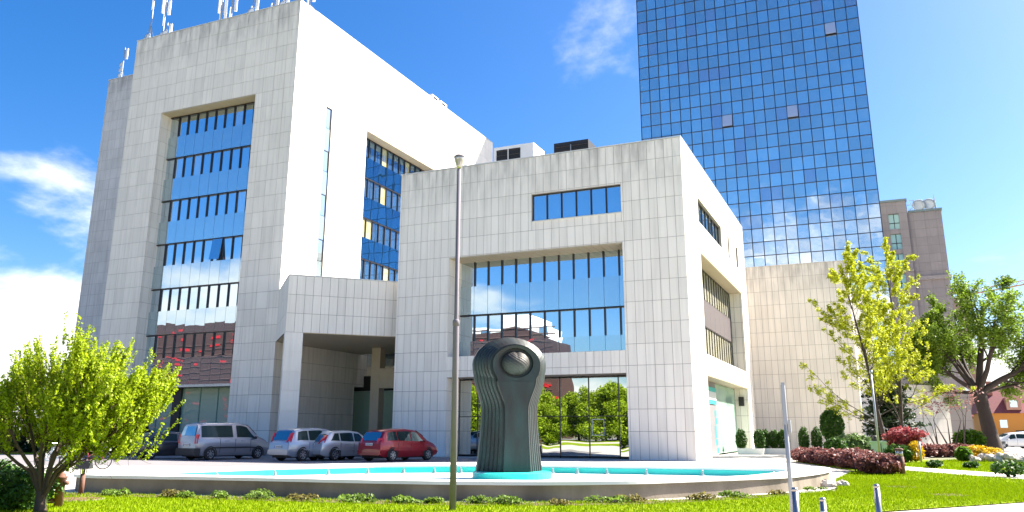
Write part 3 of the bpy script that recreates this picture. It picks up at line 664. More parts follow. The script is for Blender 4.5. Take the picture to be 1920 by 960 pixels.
for h in hh:
    mb = MB(); mb.b2(h[0], h[1], 125.3, 125.34, h[2], h[3]); w_ = mb.build('window', M['greenglass'], ht)
    mb = MB(); mb.b2(h[0]+.64, h[0]+.72, 125.22, 125.29, h[2], h[3]); mb.b2(h[0], h[1], 125.2, 125.28, h[2]+.85, h[2]+.92); mb.build('frame', M['dark'], w_)
for k in range(2):
    mb = MB(); mb.lathe([(.05, 0), (.5, .1), (.85, .35), (.9, .4), (.5, .15)], n=16, M=Matrix.Translation((8.2+1.25*k, 126.2, 33.0)) @ Matrix.Rotation(R(75), 4, 'X')); mb.tube([(8.2+1.25*k, 126.3, 32.2), (8.2+1.25*k, 126.25, 33)], .06, 5); mb.build('dish', M['coping'], ht, True)
mb = MB(); mb.tube([(10.3, 126, 32.2), (10.2, 126, 34.5)], [.14, .04], 5); mb.build('aerial', M['galv'], ht)
mb = MB()
for a, b in (((6.7, 33.9), (7.6, 33.9)), ((6.7, 33.3), (7.6, 33.2)), ((6.7, 32.7), (7.6, 32.6)), ((7.6, 32.2), (7.6, 33.9)), ((6.75, 32.2), (7.55, 33.2)), ((6.75, 33.2), (7.55, 33.9))): mb.tube([(a[0], 126, a[1]), (b[0], 126, b[1])], .035, 4)
mb.build('ladder_frame', M['galv'], ht)
lw = thing('grey_annex', 'low grey stone annex wall beyond the sunlit diagonal wing', 'building')
mb = MB(); mb.b2(6.3, 9.0, 100.03, 110, 0, 5.6); mb.build('wall', M['joint_h'], lw); place_panels(lw, clad((0, 100, 0), 0, 6.3, 9.0, rows_to(5.6), 1.3), mat('annex', (.30, .27, .26), .7, objvar=.05), 100)
bgb = thing('beige_block', 'distant beige block half hidden by the old tree', 'building')
mb = MB(); mb.b2(13.5, 17.0, 170, 182, 0, 25.8); mb.build('wall', mat('beige', (.45, .33, .25), .8), bgb); mb = MB(); mb.b2(13.4, 17.1, 169.9, 182, 25.8, 26.1); mb.build('parapet', M['coping'], bgb)
for k in range(5):
    mb = MB(); mb.b2(14.6, 15.8, 169.95, 169.99, 4+4*k, 5.8+4*k); mb.build('window', M['win'], bgb)
hs_ = thing('orange_house', 'orange rendered house with a dark red tiled roof beyond the car park', 'house')
mb = MB(); mb.b2(14.6, 36, 150, 160, 0, 4.6); mb.build('wall', mat('orange', (.62, .27, .05), .8), hs_)
mb = MB(); mb.add([(14.2, 149.6, 4.5), (36.4, 149.6, 4.5), (36.4, 160.4, 4.5), (14.2, 160.4, 4.5), (15.2, 155, 9.0), (35.4, 155, 9.0)], [(0, 1, 5, 4), (2, 3, 4, 5), (1, 2, 5), (3, 0, 4), (0, 3, 2, 1)]); rf = mb.build('roof', mat('redroof', (.20, .055, .06), .8, ncol=(.13, .04, .045), nscale=3), hs_)
for k in range(2):
    mb = MB(); mb.b2(18.4+7*k, 20.4+7*k, 149.9, 153, 5.0, 6.9); mb.build('dormer', mat('dormer', (.45, .25, .18), .8), rf)
    mb = MB(); mb.b2(18.9+7*k, 19.9+7*k, 149.84, 149.89, 5.4, 6.5); mb.build('dormer_window', M['win'], rf)
mb = MB(); mb.b2(16.4, 17.1, 153, 153.8, 7.4, 9.6); mb.build('chimney', mat('chim', (.3, .14, .1), .9), rf)
for k in range(5):
    mb = MB(); mb.b2(17.2+3.6*k, 18.2+3.6*k, 149.93, 149.98, 2.3, 3.5); mb.build('window', M['win'], hs_)
mb = MB(); mb.b2(19.2, 25, 149.9, 149.97, 0, 1.9); mb.build('garage_opening', M['black'], hs_)
cr = thing('tower_crane', 'yellow tower crane jib showing above the old tree', 'crane')
yc = mat('crane_yellow', (.62, .30, .02), .5); rc_ = mat('crane_red', (.55, .12, .08), .5)
mb = MB()
for a in (-.6, .6): mb.tube([(40, 200+a, 0), (40, 200+a, 36)], .12, 4); mb.tube([(41.2, 200+a, 0), (41.2, 200+a, 36)], .12, 4)
for k in range(18): mb.tube([(40, 199.4, 2*k), (41.2, 199.4, 2*k+2)], .07, 4)
mb.build('mast', yc, cr)
def jib(x0, z0, x1, z1, n, material, name):
    mb = MB(); A, B = Vector((x0, 200, z0)), Vector((x1, 200, z1))
    for oy, oz in ((-.5, 0), (.5, 0), (0, .9)): mb.tube([A+Vector((0, oy, oz)), B+Vector((0, oy, oz))], .075, 4)
    for k in range(n):
        p, q = A.lerp(B, k/n), A.lerp(B, (k+.5)/n); r_ = A.lerp(B, (k+1)/n)
        mb.tube([p+Vector((0, -.5, 0)), q+Vector((0, 0, .9)), r_+Vector((0, -.5, 0))], .06, 4)
    mb.build(name, material, cr)
jib(24.5, 31.2, 41, 33.6, 10, yc, 'jib'); jib(16.8, 30.2, 24.5, 31.2, 6, rc_, 'jib_tip')
mb = MB(); mb.b2(24.2, 25.4, 199.3, 200.5, 29.6, 31.1); mb.build('trolley', mat('trolley', (.05, .30, .35), .5), cr)

# ================================================================== FOUNTAIN AND SCULPTURE
OUT = [(-19.3, 15.0), (-16.5, 15.75), (-13.6, 16.25), (-11.5, 16.5), (-9.25, 16.9), (-7.6, 17.45), (-6.5, 18.0), (-5.2, 19.1), (-4.2, 20.5), (-3.2, 21.9), (-2.3, 23.4), (-1.75, 25.8), (-1.5, 28.3), (-2.07, 29.8), (-3, 30.4), (-4.4, 30.7), (-6.3, 30.8), (-10.1, 30.0), (-12, 29.3), (-14.5, 27.1), (-16.4, 25.2), (-17.6, 23.8), (-18.5, 22.1), (-18.95, 20.2), (-19.25, 18.4), (-19.4, 16.5)]
INN = [(-18.5, 16.1), (-16.3, 16.6), (-13.5, 17.0), (-11.3, 17.3), (-9.0, 17.75), (-7.2, 18.3), (-5.8, 19.3), (-4.4, 20.9), (-3.3, 22.6), (-2.75, 25), (-2.5, 27.2), (-5.6, 27.15), (-10.8, 26.3), (-13.4, 25.2), (-15.4, 23.7), (-17.4, 20.8), (-18.3, 17.8)]
FC = Vector((-10, 22.2, 0)); NF = 160
def radial(poly, n, smooth):
    out = []
    P = [Vector((a-FC.x, b-FC.y)) for a, b in poly]
    for k in range(n):
        t = 2*math.pi*k/n; d = Vector((math.cos(t), math.sin(t))); best = 0
        for a, b in zip(P, P[1:]+P[:1]):
            e = b-a; den = d.x*e.y-d.y*e.x
            if abs(den) < 1e-9: continue
            s = (a.x*e.y-a.y*e.x)/den; q = (a.x*d.y-a.y*d.x)/den
            if s > 0 and -1e-6 <= q <= 1+1e-6: best = max(best, s)
        out.append(best)
    for _ in range(smooth): out = [(out[i-1]+2*out[i]+out[(i+1) % n])/4 for i in range(n)]
    return [(FC.x+out[k]*math.cos(2*math.pi*k/n), FC.y+out[k]*math.sin(2*math.pi*k/n)) for k in range(n)]
ro, ri = radial(OUT, NF, 3), radial(INN, NF, 3)
def grow_(poly, k): return [(FC.x+(x-FC.x)*(1+k/math.hypot(x-FC.x, y-FC.y)), FC.y+(y-FC.y)*(1+k/math.hypot(x-FC.x, y-FC.y))) for x, y in poly]
def ring(mb, a, b, z0, z1, mi=0):
    n = len(a); V = [(*p, z0) for p in a]+[(*p, z0) for p in b]+[(*p, z1) for p in a]+[(*p, z1) for p in b]; Fs = []
    for i in range(n):
        j = (i+1) % n
        Fs += [(i, j, 2*n+j, 2*n+i), (n+j, n+i, 3*n+i, 3*n+j), (2*n+i, 2*n+j, 3*n+j, 3*n+i), (n+i, n+j, j, i)]
    mb.add(V, Fs, mi)
ft = thing('fountain_basin', 'shallow drained fountain basin with turquoise lining and white stone rim', 'fountain')
mb = MB(); ring(mb, ro, grow_(ri, .25), -.04, .345); mb.build('outer_wall', M['concrete'], ft)
mb = MB(); ring(mb, grow_(ro, .07), grow_(ri, .03), .345, .42); mb.build('rim', M['white'], ft)
mb = MB(); ring(mb, grow_(ri, .24), ri, .12, .344); mb.build('lining', M['turq'], ft)
mb = MB(); mb.add([(*p, .17) for p in grow_(ri, .1)], [tuple(range(NF))]); mb.build('floor', M['pool'], ft)
nm = None
for k in range(0, NF, 5):
    x, y = grow_(ri, -.35)[k]
    if y < 19 and x > -17: continue
    mb = MB(); mb.tube([(0, 0, 0), (0, 0, .10), (.03, -.05, .17)], [.05, .045, .03], 6); mb.lathe([(.09, 0), (.09, .03), (.03, .04)], n=8)
    if nm is None: o = mb.build('nozzle', M['galv'], ft); nm = o.data
    else: o = bpy.data.objects.new('nozzle', nm); COL.objects.link(o); o.parent = ft
    o.location = (x, y, .17)
# bronze keyhole sculpture: nested shells stepping back behind a smooth front
st = thing('bronze_sculpture', 'tall dark bronze keyhole shaped sculpture with nested ribs and a studded ball', 'sculpture', (-10.1, 23.0, .17), R(23.76+12))
mb = MB(); mb.lathe([(1.17, 0), (1.17, .17), (1.13, .19)], n=40); o = mb.build('plinth', M['turq'], st)
def keyhole(hr, nk, bs, top, n=56):
    zc = top-hr; L_ = []
    # right side from the base up, then the head arc, then down the left
    zn = 1.95
    side = []
    for i in range(16):
        z = .18+(zn-.18)*i/16; t = i/16; side.append((bs+(nk-bs)*(1-(1-t)**1.6), z))
    ang0 = math.asin(max(-1, min(1, nk/hr)))
    za = zc-hr*math.cos(ang0+.45); xa = hr*math.sin(ang0+.45)
    for i in range(9):
        t = i/9; s = t*t*(3-2*t); side.append((nk+(xa-nk)*s*1.0, zn+(za-zn)*t))
    arc = []
    a0 = math.atan2(za-zc, xa)
    for i in range(26): a = a0+(math.pi-2*a0)*i/25; arc.append((hr*math.cos(a), zc+hr*math.sin(a)*(.75 if a > 0 and a < math.pi else 1)))
    return side+arc+[(-x, z) for x, z in side[::-1]]
HZ = 3.33
NLAY = 7
for k in range(NLAY):
    pr = keyhole(.76+.064*k, .36+.083*k, .42+.098*k, HZ+.76+.064*k)
    y0, y1 = -.55+.14*k, .95
    if k: y1 = y0+.30
    mb = MB(); n = len(pr); bev = .05
    c0 = (0, 2.6)
    inner = [(x-(.045 if x > 0 else -.045), z-(.04 if z > 3 else 0)) for x, z in pr]
    V = [(x, y0, z) for x, z in inner]+[(x, y0+bev, z) for x, z in pr]+[(x, y1, z) for x, z in pr]
    Fs = [tuple(range(n))[::-1], tuple(range(2*n, 3*n))]
    for i in range(n-1): Fs += [(i, i+1, n+i+1, n+i), (n+i, n+i+1, 2*n+i+1, 2*n+i)]
    Fs += [(n-1, 0, n, 2*n-1), (2*n-1, n, 2*n, 3*n-1)]
    if k == 0:
        # the front shell has an oval opening: build its face as a ring
        V = []; Fs = []
        m_ = 64
        def outr(t):
            d = (math.cos(t), math.sin(t)); best = 9
            for (xa, za), (xb, zb) in zip(inner, inner[1:]+inner[:1]):
                ex, ez = xb-xa, zb-za; ax, az = xa, za-HZ; den = d[0]*ez-d[1]*ex
                if abs(den) < 1e-9: continue
                s = (ax*ez-az*ex)/den; q = (ax*d[1]-az*d[0])/den
                if s > 0 and -1e-6 <= q <= 1+1e-6: best = min(best, s)
            return best
        for i in range(m_):
            t = 2*math.pi*i/m_; rO = outr(t)
            V += [(.53*math.cos(t), y0+.02, HZ+.44*math.sin(t)), (rO*math.cos(t), y0, HZ+rO*math.sin(t)), (.50*math.cos(t), y0+.5, HZ+.41*math.sin(t))]
        for i in range(m_):
            j = (i+1) % m_; Fs += [(3*i, 3*i+1, 3*j+1, 3*j), (3*i+2, 3*i, 3*j, 3*j+2)]
        mb.add(V, Fs)
        low = [(x, z) for x, z in inner if z < HZ-.45]
        rt = [p for p in low if p[0] > 0]; lf = [p for p in low if p[0] < 0][::-1]
        V = []; Fs = []
        for (a, z), (b, z2) in zip(rt, lf): V += [(a, y0, z), (b, y0, z2), (a*1.08, y0+.2, z), (b*1.08, y0+.2, z2)]
        for i in range(len(rt)-1): Fs += [(4*i, 4*i+4, 4*i+5, 4*i+1), (4*i+2, 4*i+6, 4*i+4, 4*i), (4*i+1, 4*i+5, 4*i+7, 4*i+3)]
        mb.add(V, Fs)
        o = mb.build('front_shell', M['bronze'], st); continue
    mb.add(V, Fs); o = mb.build('rib_shell', M['bronze'], st)
mb = MB(); V = []; Fs = []; nu, nv = 40, 28
for i in range(nv+1):
    ph_ = math.pi*i/nv
    for j in range(nu):
        th_ = 2*math.pi*j/nu; k = 1+.018*((i+j) % 2)
        gx = 1-.10*math.exp(-((math.cos(th_)*math.sin(ph_))/.12)**2)*(1 if math.cos(ph_) > -.2 else .3)
        V.append((.44*k*gx*math.sin(ph_)*math.cos(th_), -.40+.40*k*math.sin(ph_)*math.sin(th_), HZ+.36*k*gx*math.cos(ph_)))
for i in range(nv):
    for j in range(nu): Fs.append((i*nu+j, (i+1)*nu+j, (i+1)*nu+(j+1) % nu, i*nu+(j+1) % nu))
mb.add(V, Fs); mb.build('studded_ball', M['bronze_b'], st)
mb = MB(); mb.b2(-.52, .52, -.1, .3, HZ-.43, HZ+.43); mb.build('hollow', M['black'], st)

# ================================================================== STREET FURNITURE
t = thing('street_lamp', 'slim dark grey lamp post with a cup lantern on the lawn', 'lamp post', (-7.8, 14.87, 0))
mb = MB(); mb.tube([(0, 0, 0), (0, 0, 3.6), (0, 0, 3.7), (0, 0, 7.05)], [.066, .062, .045, .042], 12); mb.build('pole', M['post'], t, True)
mb = MB(); mb.lathe([(.07, 3.62), (.07, 3.72), (.05, 3.75)], n=12); mb.build('sleeve', M['post'], t, True)
mb = MB(); mb.lathe([(.05, 7.02), (.07, 7.08), (.10, 7.18), (.115, 7.25), (.115, 7.27)], n=18); mb.build('lantern_cup', M['lens'], t, True)
mb = MB(); mb.lathe([(.12, 7.27), (.12, 7.30), (.08, 7.33), (.02, 7.34)], n=18); mb.build('lantern_lid', M['post'], t, True)

def bollard(x, y, h, label, red=False):
    t = thing('steel_bollard', label, 'bollard', (x, y, 0))
    mb = MB(); mb.tube([(0, 0, 0), (0, 0, h-.04)], .037, 14); mb.build('post', M['steel'], t, True)
    mb = MB(); mb.lathe([(.038, h-.04), (.038, h-.015), (.027, h), (.005, h+.005)], n=14); mb.build('cap', M['steel'], t, True)
    if red:
        mb = MB(); mb.lathe([(.0385, h-.26), (.0385, h-.15)], n=14); mb.build('white_band', M['white'], t, True)
        mb = MB(); mb.lathe([(.0385, h-.42), (.0385, h-.26)], n=14); mb.build('red_band', mat('redband', (.45, .01, .03), .4), t, True)
bollard(-.11, 11.13, .9, 'plain steel bollard standing alone on the lawn edge')
bollard(-.95, 10.08, .9, 'plain steel bollard right beside the thin sign pole')
bollard(-.71, 10.8, .75, 'short steel bollard with white and red bands', True)
t = thing('sign_pole', 'thin galvanised sign pole seen edge on beside a bollard', 'sign', (-1.11, 11.3, 0))
mb = MB(); mb.tube([(0, 0, 0), (0, 0, 2.1)], .028, 10); mb.build('pole', M['galv'], t, True)
mb = MB(); mb.box((0, 0, 1.86), (.045, .50, .52), R(6)); mb.build('sign_plate', M['galv'], t)
mb = MB(); mb.box((.05, 0, 1.58), (.03, .06, .16)); mb.build('clamp', M['galv'], t)

t = thing('hydrant', 'rusty brown standpipe hydrant under the left tree', 'hydrant', (-15.28, 12.09, 0), .3)
mb = MB(); mb.lathe([(.10, 0), (.10, .62), (.115, .63), (.115, .66), (.13, .67), (.13, .71), (.09, .72), (.09, .77), (.03, .78), (.03, .84)], n=16); mb.build('barrel', M['rust'], t, True)
for s in (-1, 1):
    mb = MB(); mb.tube([(s*.08, 0, .56), (s*.19, 0, .56)], [.05, .045], 10); mb.build('outlet', M['rust'], t, True)
mb = MB(); mb.tube([(-.09, -.05, .16), (-.2, -.1, .16)], .06, 10); mb.build('side_port', M['rust'], t, True); t.scale = (.85, .85, .85)
t = thing('garden_lamp', 'rusty post lamp with a little pitched roof beside the basin corner', 'lamp', (-17.75, 14.62, 0), .5)
mb = MB(); mb.tube([(0, 0, 0), (0, 0, .62)], .07, 12); mb.build('post', M['rust'], t, True)
mb = MB()
for a in (-.06, .06):
    for b in (-.06, .06): mb.tube([(a, b, .6), (a, b, .80)], .012, 5)
mb.build('cage', M['dark'], t); mb = MB(); mb.lathe([(.05, .62), (.05, .78), (.03, .8)], n=10); mb.build('glass', M['lens'], t)
mb = MB(); mb.add([(-.2, -.17, .76), (.2, -.17, .76), (.2, .17, .76), (-.2, .17, .76), (-.19, 0, 1.0), (.19, 0, 1.0)], [(0, 1, 5, 4), (2, 3, 4, 5), (1, 2, 5), (3, 0, 4), (0, 3, 2, 1)]); mb.build('roof', M['dark'], t); t.scale = (.85, .85, .8)
t = thing('manhole_cover', 'round rusty cover lying in the lawn near the hydrant', 'cover', (-16.6, 13.55, .012))
mb = MB(); mb.lathe([(.55, 0), (.55, .02), (.0, .022)], n=26); mb.build('plate', M['rust'], t); mb = MB(); mb.lathe([(.60, -.01), (.60, .012), (.56, .014)], n=26); mb.build('ring', M['concrete'], t)
for k, (x, y, lb_) in enumerate(((.4, 26.5, 'bare oval earth patch in the lawn near the purple shrubs'), (1.4, 23.6, 'bare oval earth patch in the open lawn'))):
    mb = MB(); mb.lathe([(.45, 0), (.45, .015), (.0, .02)], (0, 0, 0), 18); o = mb.build('drain_cover', M['soil']); o.location = (x, y, .012); tag(o, lb_, 'cover')
for k, (x, y, h) in enumerate(((.6, 34.2, .95), (.55, 37.4, .9))):
    t = thing('bollard_light', ('brown bollard light beside the rounded purple shrub', 'brown bollard light half hidden behind the purple shrubs')[k], 'lamp', (x, y, 0))
    mb = MB(); mb.tube([(0, 0, 0), (0, 0, h-.3)], .10, 12); mb.build('post', M['rust'], t, True)
    mb = MB(); mb.lathe([(.08, h-.3), (.08, h-.08)], n=12); mb.build('lantern', M['lens'], t, True); mb = MB(); mb.lathe([(.11, h-.08), (.11, h-.03), (.04, h)], n=12); mb.build('cap', M['rust'], t, True)
t = thing('park_lamp', 'thin pale grey lamp pole rising in front of the yellow green trees', 'lamp post', (-.15, 46, 0))
mb = MB(); mb.tube([(0, 0, 0), (0, 0, 4.4)], [.06, .045], 8); mb.build('pole', M['galv'], t, True)
mb = MB(); mb.lathe([(.05, 4.4), (.09, 4.5), (.07, 4.6)], n=10); mb.build('head', M['galv'], t, True)
t = thing('short_pole', 'short pale pole standing by the red maple', 'pole', (1.75, 47.5, 0))
mb = MB(); mb.tube([(0, 0, 0), (0, 0, 1.05)], .05, 8); mb.build('pole', M['galv'], t, True); mb = MB(); mb.lathe([(.055, 1.05), (.035, 1.1)], n=8); mb.build('cap', M['galv'], t)
t = thing('utility_cabinet', 'pale green utility cabinet with dark domes behind the hedge', 'cabinet', (-.05, 54, 0))
cg = mat('cab_green', (.32, .45, .38), .5)
mb = MB(); mb.b2(-.55, .55, -.3, .3, 0, .95); mb.build('housing', cg, t); mb = MB(); mb.b2(-.6, .6, -.36, .36, .95, 1.03); mb.build('lid', cg, t)
mb = MB(); mb.b2(-.02, .02, -.32, -.301, .1, .9); mb.b2(.1, .14, -.34, -.30, .5, .62); mb.build('door_seam', M['dark'], t)
for k in (-.35, .55):
    mb = MB(); mb.lathe([(.2, 1.03), (.22, 1.15), (.18, 1.28), (.08, 1.35), (.02, 1.36)], (k*.8, .1, 0), 14); mb.build('dome', M['dark'], t, True)

# ================================================================== CARS
def lerp_tab(tab, x):
    if x <= tab[0][0]: return tab[0][1]
    for (a, b), (c, d) in zip(tab, tab[1:]):
        if x <= c: return b+(d-b)*(x-a)/(c-a)
    return tab[-1][1]
def make_car(label, loc, rz, pt, top, belt, L, W, wb, rear_x, wins, rearwin, tail='mid', zlow=.22, wr_=.32, plate_z=.75, front=True, group=None, van=False):
    """origin under the middle of the wheelbase; +x forward, right side is -y"""
    t = thing('parked_car' if not van else 'passenger_van', label, 'car' if not van else 'van', loc, rz, group)
    x0, x1 = rear_x, rear_x+L
    xs = sorted({round(v, 3) for v in list(np.linspace(x0, x1, 26))+[p[0] for p in top]+[x0+.03, x1-.03]})
    def hw(x):
        s = (x-(x0+x1)/2)/(L/2); return W/2*(1-.13*abs(s)**(5 if s < 0 else 3.2))
    def sect(x):
        zt = lerp_tab(top, x); zb = min(lerp_tab(belt, x), zt-.03); w = hw(x); g = max(0, zt-zb)
        wr = w*.965-.30*g if g > .1 else w*.9
        zl = zlow+.10*max(0, (abs((x-(x0+x1)/2)/(L/2))-.85)/.15)
        return w, zl, zb, zt, wr
    mb = MB(); V = []; ns = 15
    for x in xs:
        w, zl, zb, zt, wr = sect(x); e = min(.09, (zt-zb)*.4)
        half = [(w*.90, zl), (w*.97, zl+.1), (w, zl+(zb-zl)*.55), (w*.985, zb-.05), (w*.962, zb), (wr, zt-e), (wr*.86, zt-.012)]
        ringp = [(-a, b) for a, b in half]+[(0, zt+.012)]+[(a, b) for a, b in half[::-1]]
        V += [(x, a, b) for a, b in ringp]
    Fs = []
    for i in range(len(xs)-1):
        for j in range(ns): a, b = i*ns+j, i*ns+(j+1) % ns; Fs.append((a, b, b+ns, a+ns))
    Fs += [tuple(range(ns)), tuple((len(xs)-1)*ns+j for j in range(ns))[::-1]]
    mb.add(V, Fs); body = mb.build('body', pt, t, True)
    mod = body.modifiers.new('split', 'EDGE_SPLIT'); mod.split_angle = R(38)
    def side(x, s, sg, off=.012):
        w, zl, zb, zt, wr = sect(x); e = min(.09, (zt-zb)*.4); a, b = w*.962, wr
        return (x, sg*(a+(b-a)*s+off), zb+(zt-e-zb)*s+off*.3)
    for sg in (-1, 1):
        for (xb0, xb1, xt0, xt1) in wins:
            mb = MB(); V = []; n = 7
            for i in range(n):
                f_ = i/(n-1); V += [side(xb0+(xb1-xb0)*f_, .07, sg), side((xb0+xt0)/2+((xb1+xt1)/2-(xb0+xt0)/2)*f_, .5, sg), side(xt0+(xt1-xt0)*f_, .93, sg)]
            Fs = []
            for i in range(n-1):
                for j in range(2): a = i*3+j; Fs.append((a, a+1, a+4, a+3))
            mb.add(V, Fs); mb.build('side_window', M['carglass'], t)
        # sill and moulding
        mb = MB(); V = []; xm = [x0+.9, x0+1.6, 0, x1-1.6, x1-1.0]
        for x in xm:
            w, zl, zb, zt, wr = sect(x); V += [(x, sg*(w+.012), zl+(zb-zl)*.42), (x, sg*(w+.012), zl+(zb-zl)*.50)]
        mb.add(V, [(2*i, 2*i+1, 2*i+3, 2*i+2) for i in range(len(xm)-1)]); mb.build('side_moulding', M['trim'] if van else pt, t)
        mx_ = wins[-1][1]-.12; w = hw(mx_); zb = lerp_tab(belt, mx_)
        mb = MB(); mb.lathe([(.02, -.07), (.08, -.05), (.1, 0), (.08, .06), (.02, .08)], n=10, M=Matrix.Translation((mx_, sg*(w+.10), zb+.06)) @ Matrix.Diagonal((.8, 1.2, 1, 1))); mb.build('mirror', pt if not van else M['trim'], t, True)
        for hx in (-.55, .45):
            mb = MB(); w = hw(hx); mb.box((hx, sg*(w*.985+.012), lerp_tab(belt, hx)-.14), (.2, .03, .035)); mb.build('door_handle', pt, t)
        # doors: fine seams
        mb = MB()
        for sxx in (-.95, .0, .98):
            w, zl, zb, zt, wr = sect(sxx); mb.box((sxx, sg*(w*.995+.002), (zl+.12+zb)/2), (.014, .012, zb-zl-.2))
        mb.build('door_seam', M['trim'], t)
    xa, xb = rearwin; V = []; n = 5; mb = MB()
    for i in range(n):
        x = xa+(xb-xa)*i/(n-1); w, zl, zb, zt, wr = sect(x); g = .84*min(wr, w*.9)
        for j in range(5): V.append((x-.02, -g+2*g*j/4, zt+.022-(.012 if j in (0, 4) else 0)))
    Fs = [(i*5+j, i*5+j+1, (i+1)*5+j+1, (i+1)*5+j) for i in range(n-1) for j in range(4)]
    mb.add(V, Fs); mb.build('rear_window', M['carglass'], t)
    # windscreen
    fx = [p for p in top if p[0] > 0]
    V = []; mb = MB(); wa, wb2 = wins[-1][3]+.10, wins[-1][1]+.18
    for i in range(4):
        x = wa+(wb2-wa)*i/3; w, zl, zb, zt, wr = sect(x); g = .84*min(wr, w*.9)
        for j in range(5): V.append((x+.01, -g+2*g*j/4, zt+.025))
    mb.add(V, [(i*5+j, (i+1)*5+j, (i+1)*5+j+1, i*5+j+1) for i in range(3) for j in range(4)]); mb.build('windscreen', M['carglass'], t)
    # lamps, plate, bumper at the rear
    wR = hw(x0+.12); zt0 = lerp_tab(top, x0+.02)
    for sg in (-1, 1):
        mb = MB()
        if tail == 'tall': pts = [(x0+.02, .72*wR, .95), (x0+.16, .985*wR, .95), (x0+.34, .90*wR, 1.42), (x0+.24, .80*wR, 1.42)]
        elif tail == 'boom': pts = [(x0-.0, .60*wR, .86), (x0+.20, 1.0*wR, .92), (x0+.42, .93*wR, 1.32), (x0+.30, .84*wR, 1.32)]
        elif tail == 'van': pts = [(x0-.01, .86*wR, .85), (x0+.10, 1.0*wR, .85), (x0+.14, .985*wR, 1.32), (x0+.02, .86*wR, 1.32)]
        else: pts = [(x0-.0, .66*wR, .92), (x0+.22, 1.0*wR, .95), (x0+.26, .98*wR, 1.16), (x0+.06, .68*wR, 1.16)]
        V = [(x-.03, sg*(y+.012), z) for x, y, z in pts]+[(x+.1, sg*(y-.06), z) for x, y, z in pts]
        mb.add(V, [(0, 1, 2, 3), (0, 3, 7, 4), (1, 5, 6, 2), (3, 2, 6, 7), (0, 4, 5, 1)]); mb.build('tail_lamp', M['tail'], t)
    mb = MB(); mb.box((x0-.012, 0, plate_z), (.03, .52, .12)); pl_ = mb.build('number_plate', M['plate'], t)
    mb = MB(); mb.box((x0-.03, .235, plate_z), (.006, .04, .115)); mb.build('blue_strip', M['plateblue'], pl_)
    mb = MB()
    for k in range(6): mb.box((x0-.03, .14-.065*k-(.02 if k > 1 else 0), plate_z), (.006, .028, .06))
    mb.build('characters', M['dark'], pl_)
    mb = MB(); w = hw(x0+.1); mb.box((x0+.10, 0, .43), (.34, 2*w*1.03, .36)) if van else mb.box((x0+.06, 0, .45), (.2, 2*w*.95, .2)); mb.build('rear_bumper', M['trim'] if van else pt, t)
    mb = MB(); mb.b2(x0+.25, x1-.3, -W*.40, W*.40, .17, .30); mb.build('underbody', M['black'], t)
    for sx_ in (-1, 1):
        for sg in (-1, 1):
            cx_ = sx_*wb/2; w = hw(cx_)
            mb = MB(); Mx = Matrix.Translation((cx_, sg*(w-.10), wr_)) @ Matrix.Rotation(R(90)*(-sg), 4, 'X')
            mb.lathe([(wr_*.62, -.10), (wr_*.98, -.10), (wr_, -.07), (wr_, .08), (wr_*.96, .11), (wr_*.66, .115)], n=24, M=Mx); whl = mb.build('wheel', M['tyre'], t, False)
            mb = MB(); mb.lathe([(wr_*.66, .10), (wr_*.62, .122), (wr_*.56, .108)], n=24, M=Mx)
            for k in range(7):
                a = 2*math.pi*k/7; mb.box((wr_*.30*math.cos(a), wr_*.30*math.sin(a), .112), (wr_*.62, .045, .025), a, 0, Mx)
            mb.lathe([(.05, .10), (.05, .13)], n=10, M=Mx); mb.build('rim', M['rim'], whl)
            mb = MB(); mb.lathe([(wr_*.6, .085), (wr_*.6, .09)], n=20, M=Mx); mb.build('hub_shadow', M['black'], whl)
            mb = MB(); V = []
            for k in range(15):
                a = math.pi*(k/14)*1.16-.25; V += [(cx_+(wr_+.015)*math.cos(a), sg*(w+.008), wr_+(wr_+.015)*math.sin(a)), (cx_+(wr_+.075)*math.cos(a), sg*(w*.995+.006), wr_+(wr_+.075)*math.sin(a))]
            mb.add(V, [(2*i, 2*i+1, 2*i+3, 2*i+2) for i in range(14)]); mb.build('wheel_arch', M['black'], t)
    return t
def at_rear_wheel(px, py, rz, wb, W):     # right rear wheel contact -> car origin
    return (px+math.cos(rz)*wb/2-math.sin(rz)*(W/2-.1), py+math.sin(rz)*wb/2+math.cos(rz)*(W/2-.1), .004)
hd = R(78)
mpv_top = [(-2.20, .62), (-2.16, .98), (-1.80, 1.52), (-1.35, 1.61), (-.2, 1.65), (.55, 1.58), (1.0, 1.36), (1.45, 1.06), (1.95, .90), (2.2, .70), (2.25, .55)]
mpv_belt = [(-2.2, .95), (-1.5, 1.02), (0, .97), (1.2, .95), (2.2, .7)]
mpv_win = [(-1.72, -1.02, -1.60, -1.02), (-.94, .0, -.94, -.02), (.08, 1.02, .08, .52)]
make_car('dark red people carrier parked in front of the stone pier', at_rear_wheel(-23.1, 37.2, hd, 2.73, 1.84), hd, paint('paint_red', (.30, .006, .016), .3), mpv_top, mpv_belt, 4.45, 1.84, 2.73, -2.2, mpv_win, (-2.13, -1.85), 'mid', plate_z=.86)
c4_top = [(-2.25, .60), (-2.2, .98), (-1.82, 1.56), (-1.3, 1.64), (-.2, 1.68), (.6, 1.60), (1.1, 1.36), (1.6, 1.08), (2.0, .92), (2.25, .72), (2.32, .55)]
make_car('silver blue people carrier with roof rails beside the canopy pillar', at_rear_wheel(-27.45, 35.5, hd, 2.73, 1.83), hd, paint('paint_silverblue', (.30, .34, .41), .55), c4_top, mpv_belt, 4.57, 1.83, 2.73, -2.25, mpv_win, (-2.16, -1.87), 'tall', plate_z=.72)
kia_top = [(-2.2, .60), (-2.15, .93), (-1.78, 1.30), (-1.45, 1.50), (-.2, 1.55), (.45, 1.49), (.9, 1.26), (1.4, 1.02), (1.9, .88), (2.2, .68), (2.28, .52)]
